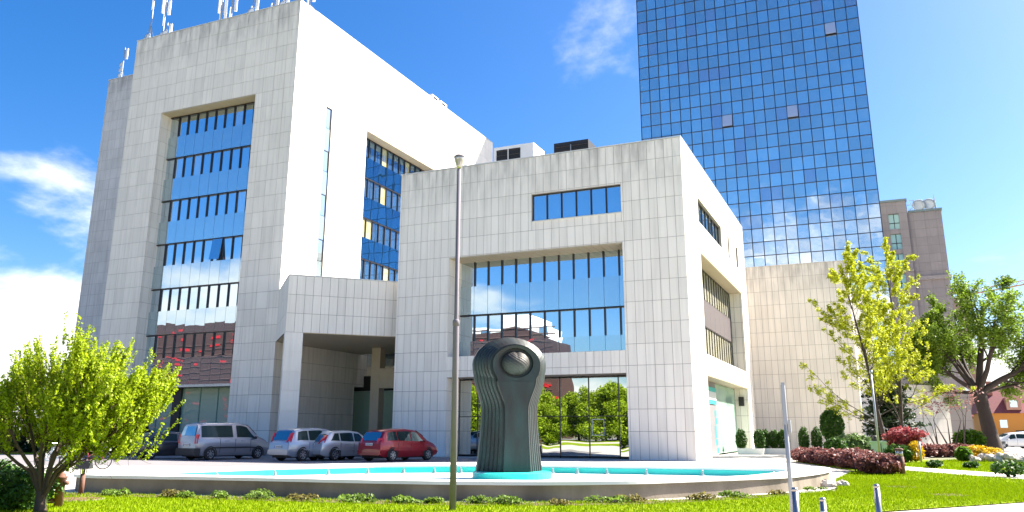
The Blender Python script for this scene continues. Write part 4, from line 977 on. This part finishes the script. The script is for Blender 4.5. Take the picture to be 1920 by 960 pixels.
kia_win = [(-1.62, -1.02, -1.30, -1.02), (-.94, .0, -.94, -.02), (.08, 1.0, .08, .45)]
make_car('silver estate car between the red and the silver blue people carriers', at_rear_wheel(-26.45, 36.9, hd, 2.65, 1.79), hd, paint('paint_silver', (.48, .49, .51), .5), kia_top, [(-2.2, .92), (-1.5, 1.0), (0, .93), (1.2, .92), (2.2, .68)], 4.47, 1.79, 2.65, -2.2, kia_win, (-2.12, -1.72), 'boom', plate_z=.84)
van_top = [(-2.35, .5), (-2.32, 1.2), (-2.16, 1.84), (-1.9, 1.92), (.4, 1.94), (.95, 1.80), (1.55, 1.25), (2.0, 1.08), (2.35, .85), (2.45, .55)]
make_car('silver passenger van with dark rear bumper in front of the office tower', at_rear_wheel(-32.78, 34.6, R(77), 3.0, 1.9), R(77), paint('paint_van', (.30, .30, .33), .5), van_top, [(-2.35, 1.12), (.9, 1.12), (1.5, 1.05), (2.4, .8)], 4.8, 1.9, 3.0, -2.35, [(-2.05, -.15, -2.0, -.15), (.10, 1.32, .10, .78)], (-2.31, -2.19), 'van', plate_z=.78, van=True)
dk_top = [(-2.2, .6), (-2.15, .95), (-1.85, 1.05), (-1.25, 1.42), (-.3, 1.47), (.4, 1.42), (1.05, 1.08), (1.9, .88), (2.2, .65)]
make_car('dark grey saloon parked behind the silver van', at_rear_wheel(-36.4, 34.0, R(62), 2.65, 1.76), R(62), paint('paint_grey', (.045, .05, .06), .4), dk_top, [(-2.2, .9), (-1.5, .98), (0, .92), (2.2, .7)], 4.4, 1.76, 2.65, -2.2, [(-1.45, -.9, -1.1, -.9), (-.82, .05, -.82, .03), (.12, 1.0, .12, .42)], (-1.8, -1.3), 'mid')
wp = paint('paint_white', (.7, .7, .7), .1)
make_car('white car with blue tinted windows nearest the old tree', (12.0, 97, .006), R(200), wp, kia_top, [(-2.2, .92), (0, .95), (2.2, .68)], 4.4, 1.79, 2.65, -2.2, kia_win, (-2.12, -1.72), 'mid')
make_car('white people carrier parked farther back in the car park', (14.0, 106, .006), R(195), wp, mpv_top, mpv_belt, 4.45, 1.84, 2.73, -2.2, mpv_win, (-2.13, -1.85), 'mid')
make_car('black car parked before the orange house', (19.0, 122, .006), R(190), paint('paint_black', (.012, .012, .014), .3), mpv_top, mpv_belt, 4.45, 1.84, 2.73, -2.2, mpv_win, (-2.13, -1.85), 'mid')
make_car('dark blue car parked by the grey annex', (11.6, 124, .006), R(20), paint('paint_blue', (.02, .03, .06), .3), kia_top, [(-2.2, .92), (0, .95), (2.2, .68)], 4.4, 1.79, 2.65, -2.2, kia_win, (-2.12, -1.72), 'mid')

# ================================================================== BICYCLES
def bicycle(loc, rz, col, label):
    t = thing('bicycle', label, 'bicycle', loc, rz); fm = mat('bike_paint', col, .4)
    for x in (-.52, .52):
        V = []; mb = MB(); n = 26; m_ = 5
        for i in range(n):
            a = 2*math.pi*i/n
            for j in range(m_): b = 2*math.pi*j/m_; rr_ = .33+.022*math.cos(b); V.append((x+rr_*math.cos(a), .022*math.sin(b), .35+rr_*math.sin(a)))
        mb.add(V, [(i*m_+j, ((i+1) % n)*m_+j, ((i+1) % n)*m_+(j+1) % m_, i*m_+(j+1) % m_) for i in range(n) for j in range(m_)]); wl = mb.build('wheel', M['tyre'], t)
        mb = MB()
        for k in range(8): a = math.pi*k/8; mb.tube([(x-.31*math.cos(a), 0, .35-.31*math.sin(a)), (x+.31*math.cos(a), 0, .35+.31*math.sin(a))], .004, 3)
        mb.build('spokes', M['steel'], wl)
    mb = MB()
    for a, b in (((-.52, .35), (-.05, .33)), ((-.05, .33), (-.2, .85)), ((-.52, .35), (-.17, .75)), ((-.05, .33), (.36, .78)), ((.36, .78), (-.1, .5)), ((.34, .95), (.52, .35))): mb.tube([(a[0], 0, a[1]), (b[0], 0, b[1])], .02, 6)
    mb.build('frame', fm, t)
    mb = MB(); mb.tube([(.3, -.28, 1.05), (.38, -.1, 1.0), (.38, .1, 1.0), (.3, .28, 1.05)], .016, 6); mb.tube([(.34, 0, .93), (.37, 0, 1.0)], .018, 6); mb.build('handlebar', M['steel'], t)
    mb = MB(); mb.lathe([(.02, 0), (.1, .02), (.11, .06), (.04, .08)], (0, 0, 0), 10, M=Matrix.Translation((-.23, 0, .86)) @ Matrix.Diagonal((1.4, .8, 1, 1))); mb.build('saddle', M['dark'], t, True)
    mb = MB(); mb.b2(.42, .72, -.15, .15, .72, .95); mb.build('basket', M['galv'], t)
bicycle((-30.3, 23.6, 0), R(10), (.45, .55, .6), 'pale blue bicycle parked on the plaza behind the left tree')
bicycle((-29.2, 24.3, 0), R(25), (.35, .05, .08), 'dark red bicycle parked on the plaza behind the left tree')
bicycle((-31.6, 24.2, 0), R(-5), (.6, .6, .6), 'white bicycle leaning beside the pale blue one')
mb = MB(); mb.prism([(-33.4, 22.1), (-32.9, 21.9), (-32.8, 22.3), (-33.3, 22.5)], 0, .5); tag(mb.build('concrete_block', M['concrete']), 'low concrete block on the plaza at the left edge', 'block')

# ================================================================== PLANTS
def quads(C_, N_, S_, asp=1.6):
    """leaf quads (pointed diamonds) from centres, normals, sizes"""
    k = len(C_); N_ = N_/np.linalg.norm(N_, axis=1, keepdims=True)
    a = np.cross(N_, rng.normal(size=(k, 3))); a /= np.linalg.norm(a, axis=1, keepdims=True)+1e-9; b = np.cross(N_, a)
    s = S_[:, None]
    V = np.stack([C_-a*s*asp/2, C_+b*s*.5+a*s*.08+N_*s*.10, C_+a*s*asp/2, C_-b*s*.5+a*s*.08+N_*s*.10], 1)
    return V.reshape(-1, 3)
def leaf_obj(name, C_, S_, material, parent, up=.5):
    N_ = rng.normal(size=(len(C_), 3)); N_[:, 2] = np.abs(N_[:, 2])+up
    V = quads(np.asarray(C_), N_, np.asarray(S_)); return np_mesh(name, V, np.arange(len(V)).reshape(-1, 4), material, parent)
class Tree:
    def __init__(s): s.mb = MB(); s.tw = []
    def limb(s, p, d, L, r, lev, P):
        """one branch: wandering tube, children along it, twigs recorded at the last level"""
        n = P['seg'][lev]; pts = [Vector(p)]; d = Vector(d).normalized(); rad = [r]
        for i in range(n):
            w = Vector((random.gauss(0, 1), random.gauss(0, 1), random.gauss(0, 1)))*P['wob'][lev]
            d = (d+w+Vector((0, 0, P['up'][lev]))).normalized(); pts.append(pts[-1]+d*L/n); rad.append(max(r*(1-(i+1)/n*P['tap'][lev]), .003))
        s.mb.tube(pts, rad, 8 if lev == 0 else (5 if lev == 1 else 3), cap=False)
        if lev == P['lev']: s.tw.append(pts); return
        k = P['kids'][lev]
        for c in range(k):
            t = P['from'][lev]+(1-P['from'][lev])*(c+random.random())/k; i = min(int(t*n), n-1); q = pts[i].lerp(pts[i+1], t*n-i)
            dd = (pts[i+1]-pts[i]).normalized(); ax = dd.cross(Vector((random.gauss(0, 1), random.gauss(0, 1), random.gauss(0, .6)))).normalized()
            a = R(P['ang'][lev]*random.uniform(.7, 1.3)); nd = dd*math.cos(a)+ax*math.sin(a)
            s.limb(q, nd, L*P['len'][lev]*random.uniform(.7, 1.25)*(1-.45*t*P.get('cone', 1)), rad[i]*P['rr'][lev], lev+1, P)
        s.tw.append(pts[-max(2, n//3):])
    def leaves(s, per, spread, size, tmin=0.0):
        out = []
        for pts in s.tw:
            for i in range(len(pts)-1):
                if (i+1)/(len(pts)-1) <= tmin: continue
                for k in range(per):
                    q = pts[i].lerp(pts[i+1], random.random()); out.append((q.x+random.gauss(0, spread), q.y+random.gauss(0, spread), q.z+random.gauss(0, spread)))
        C_ = np.array(out); return C_, rng.uniform(.6, 1.3, len(C_))*size
# left foreground tree
random.seed(21)
t = thing('lime_green_tree', 'bright lime green bushy tree in the foreground beside the hydrant', 'tree', (-14.5, 11.1, 0))
T = Tree()
PT = dict(lev=2, seg=[6, 5, 4], wob=[.12, .14, .14], up=[.04, .08, .14], tap=[.6, .8, .85], kids=[9, 8], **{'from': [.18, .1]}, ang=[55, 52], len=[.52, .55], rr=[.45, .45], cone=.55)
for (d, L, r_) in (((-.75, .2, .75), 2.2, .05), ((.5, -.1, 1), 2.2, .06), ((1.0, .1, .62), 2.35, .05), ((-.2, .5, 1), 2.1, .05), ((-1.1, -.3, .55), 2.2, .045), ((.15, -.5, 1.1), 2.0, .045), ((1.0, .45, .5), 2.2, .04), ((-.45, -.45, .8), 2.0, .05), ((1.0, -.3, .45), 2.1, .04), ((.1, .9, .6), 1.9, .04), ((-.9, .5, .9), 2.2, .045), ((.7, .5, .8), 2.2, .045)):
    T.mb.tube([(random.uniform(-.05, .05), random.uniform(-.05, .05), .22), (d[0]*.15, d[1]*.15, .5), (d[0]*.3, d[1]*.3, .75)], [r_*.9, r_*.85, r_*.8], 7, cap=False)
    T.limb((d[0]*.3, d[1]*.3, .75), d, L*.9, r_*.8, 0, PT)
T.mb.tube([(.02, 0, -.05), (0, 0, .1), (-.02, 0, .3), (0, 0, .5)], [.17, .12, .10, .05], 10)
CC = []; centre = Vector((.1, .05, 1.7))
for pts in T.tw:
    for k in range(3):
        i = random.randrange(len(pts)-1); q = pts[i].lerp(pts[i+1], random.random())
        if q.z < .95+random.gauss(0, .12): continue
        out = (q-centre); out.z *= .5; d = (out.normalized()*.65+Vector((random.gauss(0, .25), random.gauss(0, .25), .85+random.gauss(0, .2)))).normalized()
        L = random.uniform(.22, .62); p0 = q; sh = [q]
        for m_ in range(4): d = (d+Vector((random.gauss(0, .07), random.gauss(0, .07), .08))).normalized(); p0 = p0+d*L/4; sh.append(p0)
        T.mb.tube(sh, [.006, .005, .004, .003, .002], 3, cap=False)
        n_ = int(L*75)
        for m_ in range(n_):
            f_ = 4*(m_+random.random())/n_; j = min(int(f_), 3); w = sh[j].lerp(sh[j+1], f_-j); CC.append((w.x+random.gauss(0, .017), w.y+random.gauss(0, .017), w.z+random.gauss(0, .014)))
T.mb.build('trunk', M['bark'], t, True)
CC = np.array(CC)
if len(CC) > 120000: CC = CC[rng.permutation(len(CC))[:120000]]
leaf_obj('crown', CC, rng.uniform(.55, 1.35, len(CC))*.042, M['lf_lime'], t)
t.scale = (.88, .88, 1.0)
# two light yellow green trees before the stone block
def yellow_tree(loc, lean, H, seed, label):
    random.seed(seed); t = thing('yellow_green_tree', label, 'tree', loc, 0, 'sparse yellow green trees before the stone block'); T = Tree()
    P_ = dict(lev=3, seg=[9, 6, 4, 3], wob=[.035, .09, .14, .16], up=[.03, .05, .05, .06], tap=[.9, .85, .8, .8], kids=[50, 9, 4], **{'from': [.14, .25, .2]}, ang=[52, 36, 42], len=[.47, .27, .5], rr=[.24, .5, .55], cone=1.55)
    T.limb((0, 0, 0), lean, H, .15, 0, P_); T.mb.build('trunk', M['bark_d'], t, True)
    C_, S_ = T.leaves(4, .07, .095, .3)
    if len(C_) > 22000: q = rng.permutation(len(C_))[:22000]; C_, S_ = C_[q], S_[q]
    leaf_obj('crown', C_, S_, M['lf_yel'], t)
yellow_tree((.25, 60, 0), (-.02, 0, 1), 12.6, 5, 'sparse yellow green tree leaning toward the stone block')
yellow_tree((1.3, 63, 0), (.05, .02, 1), 13.2, 9, 'sparse upright yellow green tree in front of the blue tower foot')
# old tree at the right
random.seed(31)
t = thing('old_tree', 'big old tree with thick dark trunk and olive green leaves by the car park', 'tree', (9.1, 86, 0)); T = Tree()
PB = dict(lev=3, seg=[6, 6, 5, 4], wob=[.06, .14, .18, .2], up=[.02, .06, .03, .0], tap=[.5, .8, .85, .8], kids=[7, 7, 6], **{'from': [.3, .2, .15]}, ang=[40, 48, 50], len=[.66, .5, .5], rr=[.42, .42, .5], cone=.7)
T.mb.tube([(0, 0, -.1), (-.1, 0, 1.2), (-.35, 0, 3.4), (-.55, 0, 5.2)], [.85, .64, .54, .55], 14, cap=False)
for d, L, r_ in (((-.55, .1, 1), 6.8, .30), ((.05, .2, 1.1), 8.8, .34), ((1.2, -.1, .6), 6.8, .30), ((-.9, -.3, .55), 5.8, .22), ((.4, -.4, 1), 7.2, .24), ((-.2, .5, .9), 6.4, .22), ((-1, .2, .12), 5.0, .16), ((1.0, .3, .25), 5.5, .16), ((-.7, -.2, .9), 6.0, .2)):
    T.limb((-.55, 0, 5.0), d, L, r_, 0, PB)
T.mb.build('trunk', M['bark_d'], t, True)
C_, S_ = T.leaves(6, .20, .15, .1)
if len(C_) > 70000: q = rng.permutation(len(C_))[:70000]; C_, S_ = C_[q], S_[q]
leaf_obj('crown', C_, S_, M['lf_olive'], t)

def ell(c, r_, n, shell=.55):
    d = rng.normal(size=(n, 3)); d /= np.linalg.norm(d, axis=1, keepdims=True)
    k = (shell+(1-shell)*rng.random(n)**.6)[:, None]; k = k*(1+.16*np.sin(d[:, :1]*7+c[0]*3)*np.cos(d[:, 1:2]*6+d[:, 2:]*5+c[1]))
    return np.asarray(c)+d*k*np.asarray(r_)
def shrub(name, label, cat, loc, blobs, n, size, material, stems=5, group=None, h=None, stem_m=None):
    t = thing(name, label, cat, loc, 0, group)
    tot = sum(b[1][0]*b[1][1]*b[1][2] for b in blobs)
    C_ = np.concatenate([ell(b[0], b[1], max(30, int(n*b[1][0]*b[1][1]*b[1][2]/tot))) for b in blobs]); C_ = C_[C_[:, 2] > .02]
    mb = MB(); hh_ = max(b[0][2] for b in blobs)
    for k in range(stems):
        b = blobs[k % len(blobs)]; x, y = b[0][0]*.6+random.gauss(0, .06), b[0][1]*.6+random.gauss(0, .06)
        mb.tube([(x, y, 0), (x+random.gauss(0, .1)*hh_, y+random.gauss(0, .1)*hh_, b[0][2]*.6), (b[0][0]+random.gauss(0, .3)*b[1][0], b[0][1]+random.gauss(0, .3)*b[1][1], b[0][2]+b[1][2]*.5)], [.03*max(1, hh_*.6), .02, .008], 4, cap=False)
    mb.build('stem', stem_m or M['bark_d'], t); leaf_obj('foliage', C_, rng.uniform(.6, 1.3, len(C_))*size, material, t); return t
random.seed(3)
# conifer
t = thing('dark_conifer', 'dark spreading conifer behind the red maple', 'tree', (.7, 66, 0)); mb = MB(); mb.tube([(0, 0, 0), (0, 0, 3), (.1, 0, 6.6)], [.22, .15, .03], 8); CC = []
for k in range(46):
    z = .6+5.6*(k/46); L = (2.5-.32*z)*random.uniform(.7, 1.15)+.3; a = k*2.4; q0 = Vector((0, 0, z)); q1 = q0+Vector((math.cos(a)*L, math.sin(a)*L, -.12*L+.1)); mb.tube([q0, q1], [.04, .01], 3, cap=False)
    for m_ in range(170):
        f_ = random.random()**.7; q = q0.lerp(q1, f_); CC.append((q.x+random.gauss(0, .22), q.y+random.gauss(0, .22), q.z+random.gauss(0, .10)))
mb.build('trunk', M['bark_d'], t); leaf_obj('crown', np.array(CC), rng.uniform(.7, 1.3, len(CC))*.17, M['lf_dark'], t)
# hedge and purple shrubs: run of bushes along the plaza edge
pts = [(-3.9+3.0*k/8, 47.0-8.2*k/8) for k in range(9)]
mbl = [((x+1.5+random.gauss(0, .08), y-42, .34+random.gauss(0, .03)), (.60+random.gauss(0, .06), .85, .37+random.gauss(0, .04))) for x, y in pts]
shrub('purple_hedge', 'clipped dark purple barberry hedge along the plaza edge', 'hedge', (-1.5, 42, 0), mbl, 16000, .10, M['lf_purp'], 14)
shrub('purple_shrub', 'loose leggy purple shrub at the open end of the clipped hedge', 'shrub', (-.75, 36.3, 0), [((-.3, .6, .58), (.6, .8, .32)), ((.25, -.5, .5), (.6, .7, .32))], 2200, .09, M['lf_purp'], 14)
shrub('purple_shrub', 'rounded purple shrub touching the lawn beside the bollard light', 'shrub', (-.15, 34.2, 0), [((0, 0, .36), (.78, .8, .38)), ((.35, .3, .5), (.45, .5, .24)), ((-.4, -.2, .42), (.45, .5, .3))], 5000, .08, M['lf_purp'], 10)
shrub('purple_hedge', 'low purple hedge in front of the sunlit low wall', 'hedge', (3.9, 61.5, 0), [((-1.3+.65*k, -1.6+.75*k, .38+random.gauss(0, .03)), (.6, .65, .40)) for k in range(5)], 5000, .13, M['lf_purp'], 10)
shrub('red_maple', 'low red leaved maple with yellow flowers at its foot', 'shrub', (1.15, 49.5, 0), [((-.05, 0, 1.4), (.8, .8, .42)), ((-.4, 0, .9), (.5, .6, .45)), ((.35, .2, .95), (.55, .6, .4)), ((.65, 0, 1.45), (.55, .5, .22)), ((-.7, .1, 1.3), (.4, .4, .2))], 2600, .10, M['lf_red'], 8)
shrub('yellow_flower_bush', 'yellow flowering bush under the red maple', 'shrub', (1.5, 48.6, 0), [((0, 0, .5), (.48, .5, .45)), ((.1, 0, .9), (.25, .3, .2))], 900, .09, M['lf_yfl'], 5)
shrub('green_bush', 'dark green bush at the foot of the red maple', 'shrub', (.75, 48.4, 0), [((0, 0, .45), (.7, .7, .45))], 2200, .11, M['lf_box'], 5)
shrub('topiary', 'large egg shaped clipped evergreen before the stone block', 'topiary', (-3.0, 61, 0), [((0, 0, 2.0), (.78, .78, 1.1))], 7000, .09, M['lf_box'], 4)
for k, (x, lb_) in enumerate(((-5.0, 'small clipped evergreen column nearer the office block'), (-4.15, 'small clipped evergreen column nearer the egg shaped topiary'))):
    shrub('topiary', lb_, 'topiary', (x, 62.5, 0), [((0, 0, .98), (.38, .38, .9))], 2200, .08, M['lf_box'], 3)
shrub('broadleaf_bush', 'glossy broadleaf evergreen bush beside the utility cabinet', 'shrub', (-1.75, 56.5, 0), [((0, 0, .7), (1.3, 1.0, .7)), ((.8, -.2, .6), (.8, .8, .55))], 4200, .15, M['lf_grey'], 7)
shrub('green_bush', 'small dark conifer bush between topiary and broadleaf bush', 'shrub', (-2.6, 55, 0), [((0, 0, .6), (.7, .7, .62))], 2600, .10, M['lf_box'], 5)
# pots of clipped evergreens by the entrance
def planter(x, y, n, label):
    t = thing('planter', label, 'planter', (x, y, 0), R(4)); mb = MB()
    a, b = .92, .42
    mb.add([(-a+.06, -b+.04, .0), (a-.06, -b+.04, 0), (a-.06, b-.04, 0), (-a+.06, b-.04, 0), (-a, -b, .42), (a, -b, .42), (a, b, .42), (-a, b, .42), (-a+.08, -b+.08, .42), (a-.08, -b+.08, .42), (a-.08, b-.08, .42), (-a+.08, b-.08, .42), (-a+.08, -b+.08, .34), (a-.08, -b+.08, .34), (a-.08, b-.08, .34), (-a+.08, b-.08, .34)],
           [(3, 2, 1, 0), (0, 1, 5, 4), (1, 2, 6, 5), (2, 3, 7, 6), (3, 0, 4, 7), (4, 5, 9, 8), (5, 6, 10, 9), (6, 7, 11, 10), (7, 4, 8, 11), (8, 9, 13, 12), (9, 10, 14, 13), (10, 11, 15, 14), (11, 8, 12, 15), (12, 13, 14, 15)])
    mb.build('trough', M['white'], t)
    for k in range(n):
        shrub('clipped_evergreen', ('clipped evergreen in the ' + label.split(' trough')[0].replace('white ', '') + ' trough, plant ' + ('one', 'two', 'three')[k]), 'shrub', (x-.62+1.24*k/max(1, n-1), y+.0, .34), [((0, 0, .66), (.40, .40, .70))], 2000, .08, M['lf_box'], 2)
planter(-9.35+.9, 60.9, 2, 'white doorway trough with clipped evergreens by the entrance')
planter(-6.95, 62.1, 3, 'white wall side trough with clipped evergreens before the stone block')
# rock bed with flowers
t = thing('rock_garden', 'heap of pale rocks planted with flowers on the far lawn', 'rock garden', (5.4, 51, 0))
def rock(p, s, parent, name='rock'):
    mb = MB(); V = []; n, m_ = 8, 5
    for i in range(m_+1):
        for j in range(n):
            a, b = 2*math.pi*j/n, math.pi*i/m_; k = random.uniform(.75, 1.15); V.append((p[0]+s*k*math.sin(b)*math.cos(a), p[1]+s*k*math.sin(b)*math.sin(a), p[2]+s*.7*k*math.cos(b)))
    mb.add(V, [(i*n+j, (i+1)*n+j, (i+1)*n+(j+1) % n, i*n+(j+1) % n) for i in range(m_) for j in range(n)]); return mb.build(name, M['rock'], parent)
for k in range(17): rock((random.uniform(-1.2, 1.2), random.uniform(-.7, .3), random.uniform(.05, .35)), random.uniform(.16, .32), t)
shrub('yellow_flower_bush', 'yellow flowering bush growing behind the rock heap', 'shrub', (5.0, 51.8, 0), [((-.35, 0, .55), (.6, .45, .33)), ((.45, .2, .5), (.5, .4, .26)), ((0, -.3, .4), (.3, .3, .25))], 1300, .09, M['lf_yfl'], 5)
shrub('green_bush', 'rounded bright green bush beside the rock heap', 'shrub', (3.95, 51, 0), [((0, 0, .38), (.42, .42, .4))], 1500, .10, M['lf_mid'], 4)
t = thing('rock_pile', 'small pile of pale stones at the curved end of the basin', 'rocks', (-1.45, 26.4, 0))
for k in range(13): rock((-.45+.9*k/12+random.gauss(0, .06), random.gauss(0, .25)-.02*k, .06), random.uniform(.10, .19), t, 'stone')
for x, y, s, lb_ in ((2.01, 41.4, .32, 'low dark green tuft in the far lawn near the red maple'), (3.36, 40.9, .30, 'low tuft with orange flowers in the far lawn'), (3.95, 34.2, .55, 'dwarf bush with bare lower stems beside the footpath')):
    shrub('dwarf_bush', lb_, 'shrub', (x, y, 0), [((0, 0, s*.55), (s, s, s*.45)), ((s*.5, 0, s*.7), (s*.6, s*.5, s*.35))], 700, .08, M['lf_box'], 5)
shrub('bronze_cherry', 'small bronze pink leaved cherry tree before the old tree', 'tree', (5.2, 78, 0), [((0, 0, 4.2), (2.4, 1.8, 1.1)), ((-1.6, 0, 3.6), (1.5, 1.2, .8)), ((1.5, 0, 4.6), (1.4, 1.2, .9))], 400, .15, M['lf_pink'], 9)
shrub('green_bush', 'leafy green bush at the foot of the old tree', 'shrub', (6.9, 82, 0), [((0, 0, .9), (1.3, 1.0, .9))], 2200, .17, M['lf_mid'], 5)
# evergreen mound at lower left, plants along the basin wall, shrubs by the tower wall
shrub('evergreen_mound', 'dark green rounded evergreen mound under the left tree', 'shrub', (-15.6, 11.5, 0), [((-.3, 0, .38), (.95, .8, .42)), ((-1.4, .4, .42), (.9, .8, .45)), ((.35, -.2, .25), (.5, .5, .3))], 9000, .055, M['lf_box'], 6)
shrub('yellow_green_bush', 'small yellow green bush behind the hydrant', 'shrub', (-17.5, 12.9, 0), [((0, 0, .25), (.45, .4, .27))], 1400, .06, M['lf_lime'], 5)
shrub('brown_bush', 'reddish brown bush at the foot of the office tower', 'shrub', (-44.4, 39.5, 0), [((0, 0, 1.1), (1.6, 1.2, 1.2))], 4200, .15, leafm('lf_brown', (.10, .085, .02)), 6)
shrub('dark_hedge', 'dark hedge on the grass strip left of the brown bush', 'hedge', (-53, 40.5, 0), [((-6+2*k, 0, .8), (1.4, .9, .85)) for k in range(7)], 7000, .16, M['lf_dark'], 8)
k = 0
adj = ['low dense', 'thin grey green', 'spreading', 'rounded', 'ragged', 'sparse', 'flat mat of']
bedline = [(-18.7, 14.25), (-17.1, 14.75), (-16.5, 14.85), (-15.5, 15.0), (-14.6, 15.15), (-13.6, 15.3), (-12.6, 15.45), (-11.8, 15.6), (-11.0, 15.7), (-10.4, 15.8), (-9.8, 15.9), (-9.2, 16.0), (-8.5, 16.15), (-7.7, 16.4), (-7.1, 16.65), (-6.4, 17.0), (-5.6, 17.7), (-4.9, 18.3), (-4.0, 19.5), (-3.2, 20.6), (-2.5, 21.9), (-1.75, 24.2)]
heath = leafm('lf_heath', (.17, .15, .04)); tuft = leafm('lf_tuft', (.15, .24, .03))
for i, (x, y) in enumerate(bedline):
    s = random.uniform(.22, .55); brown = i in (0, 3, 7, 15, 17, 18, 20)
    s *= .68; bl = [((random.gauss(0, .35)*s*2, random.gauss(0, .12), s*.16), (s*random.uniform(.5, 1.0), s*.45, s*random.uniform(.22, .42))) for _ in range(4)]
    shrub('bed_plant', ('brownish heath tuft' if brown else 'low ragged green ground cover tuft')+' in the bed along the basin wall', 'plant', (x+random.gauss(0, .2), y-.08+random.gauss(0, .06), .02), bl, int(900*s*1.6), .045, heath if brown else tuft, 6, group='brownish tufts along the basin wall' if brown else 'green tufts along the basin wall')

# ================================================================== ACROSS THE STREET (mirrored in the windows)
ml = thing('shopping_mall', 'dark brown slatted building with scattered red panels mirrored in the windows', 'building')
mb = MB(); n = 60; V = []; Fs = []
br = mat('mall_brown', (.045, .020, .018), .7, ncol=(.065, .03, .025), nscale=.6, stretch=(.2, .2, 6))
def mz(x): return 22.5+2.6*math.sin(x*.045+1.0)+1.2*math.sin(x*.11) - (4 if x > -58 else 0)*((x+58)/8)
for i in range(n+1): x = -170+120*i/n; V += [(x, -40, 0), (x, -40, mz(x)), (x, -45, mz(x)), (x, -45, 0)]
for i in range(n): a = 4*i; Fs += [(a, a+1, a+5, a+4), (a+1, a+2, a+6, a+5), (a+2, a+3, a+7, a+6)]
Fs += [(0, 3, 2, 1), (4*n, 4*n+1, 4*n+2, 4*n+3)]; mb.add(V, Fs); mb.build('wall', br, ml)
rdm = unit_mesh(mat('mall_red', (.38, .012, .015), .5), 'red_panel'); slm = unit_mesh(mat('mall_slat', (.085, .045, .04), .7), 'slat')
for k in range(220):
    x = random.uniform(-168, -51); z = random.uniform(3, mz(x)-1); w = random.choice((.8, 1.1, 2.2)); piece('red_panel', rdm, (x, -39.93, z), (w, .1, .55), 0, ml)
for k in range(16): piece('slat', slm, (-110, -39.9, 1.5+1.2*k), (118, .1, .18), 0, ml)
wt_ = thing('white_tower_block', 'white apartment block mirrored above the brown slatted building', 'building')
mb = MB(); mb.b2(-88, -70, -96, -80, 0, 25.5); mb.b2(-79, -73, -96, -80, 25.5, 28); mb.build('wall', M['white'], wt_)
for k in range(5):
    mb = MB(); mb.b2(-90+5*k, -88+5*k, -79.98, -79.9, 23, 25); mb.build('window', M['win'], wt_)
# one simple street tree, copied along the far pavement
random.seed(77)
def street_tree(x, y, s, label):
    global st_proto
    t = thing('street_tree', label, 'tree', (x, y, 0), random.random()*6, 'street trees mirrored in the ground floor windows'); t.scale = (s, s, s)
    if st_proto is None:
        mb = MB(); mb.tube([(0, 0, 0), (0, 0, 2), (.2, 0, 4.5)], [.16, .12, .03], 6)
        for k in range(7): mb.tube([(0, 0, 1.2+.35*k), (1.5*math.cos(k*2.4), 1.5*math.sin(k*2.4), 2.4+.5*k)], [.05, .015], 4, cap=False)
        a = mb.build('trunk', M['bark_d'], t)
        C_ = np.concatenate([ell((1.1*math.cos(k*2.1), 1.1*math.sin(k*2.1), 1.2+.75*k), (1.8-.1*k, 1.8-.1*k, 1.25), 1100, .3) for k in range(8)]); b = leaf_obj('crown', C_, rng.uniform(.7, 1.3, len(C_))*.18, M['lf_str'], t); st_proto = (a, b)
    else:
        for o in st_proto: c = o.copy(); COL.objects.link(c); c.parent = t
st_proto = None
for k in range(24): street_tree(-70+2.1*k+random.gauss(0, .4), (-11.5, -15.5)[k % 2]-1.5*random.random(), random.uniform(.78, 1.08), 'leafy street tree across the road mirrored in the ground floor glass')
sheet('lawn', [(-80, -8), (-14, -8), (-14, -20), (-80, -20)], .0, M['grass'])
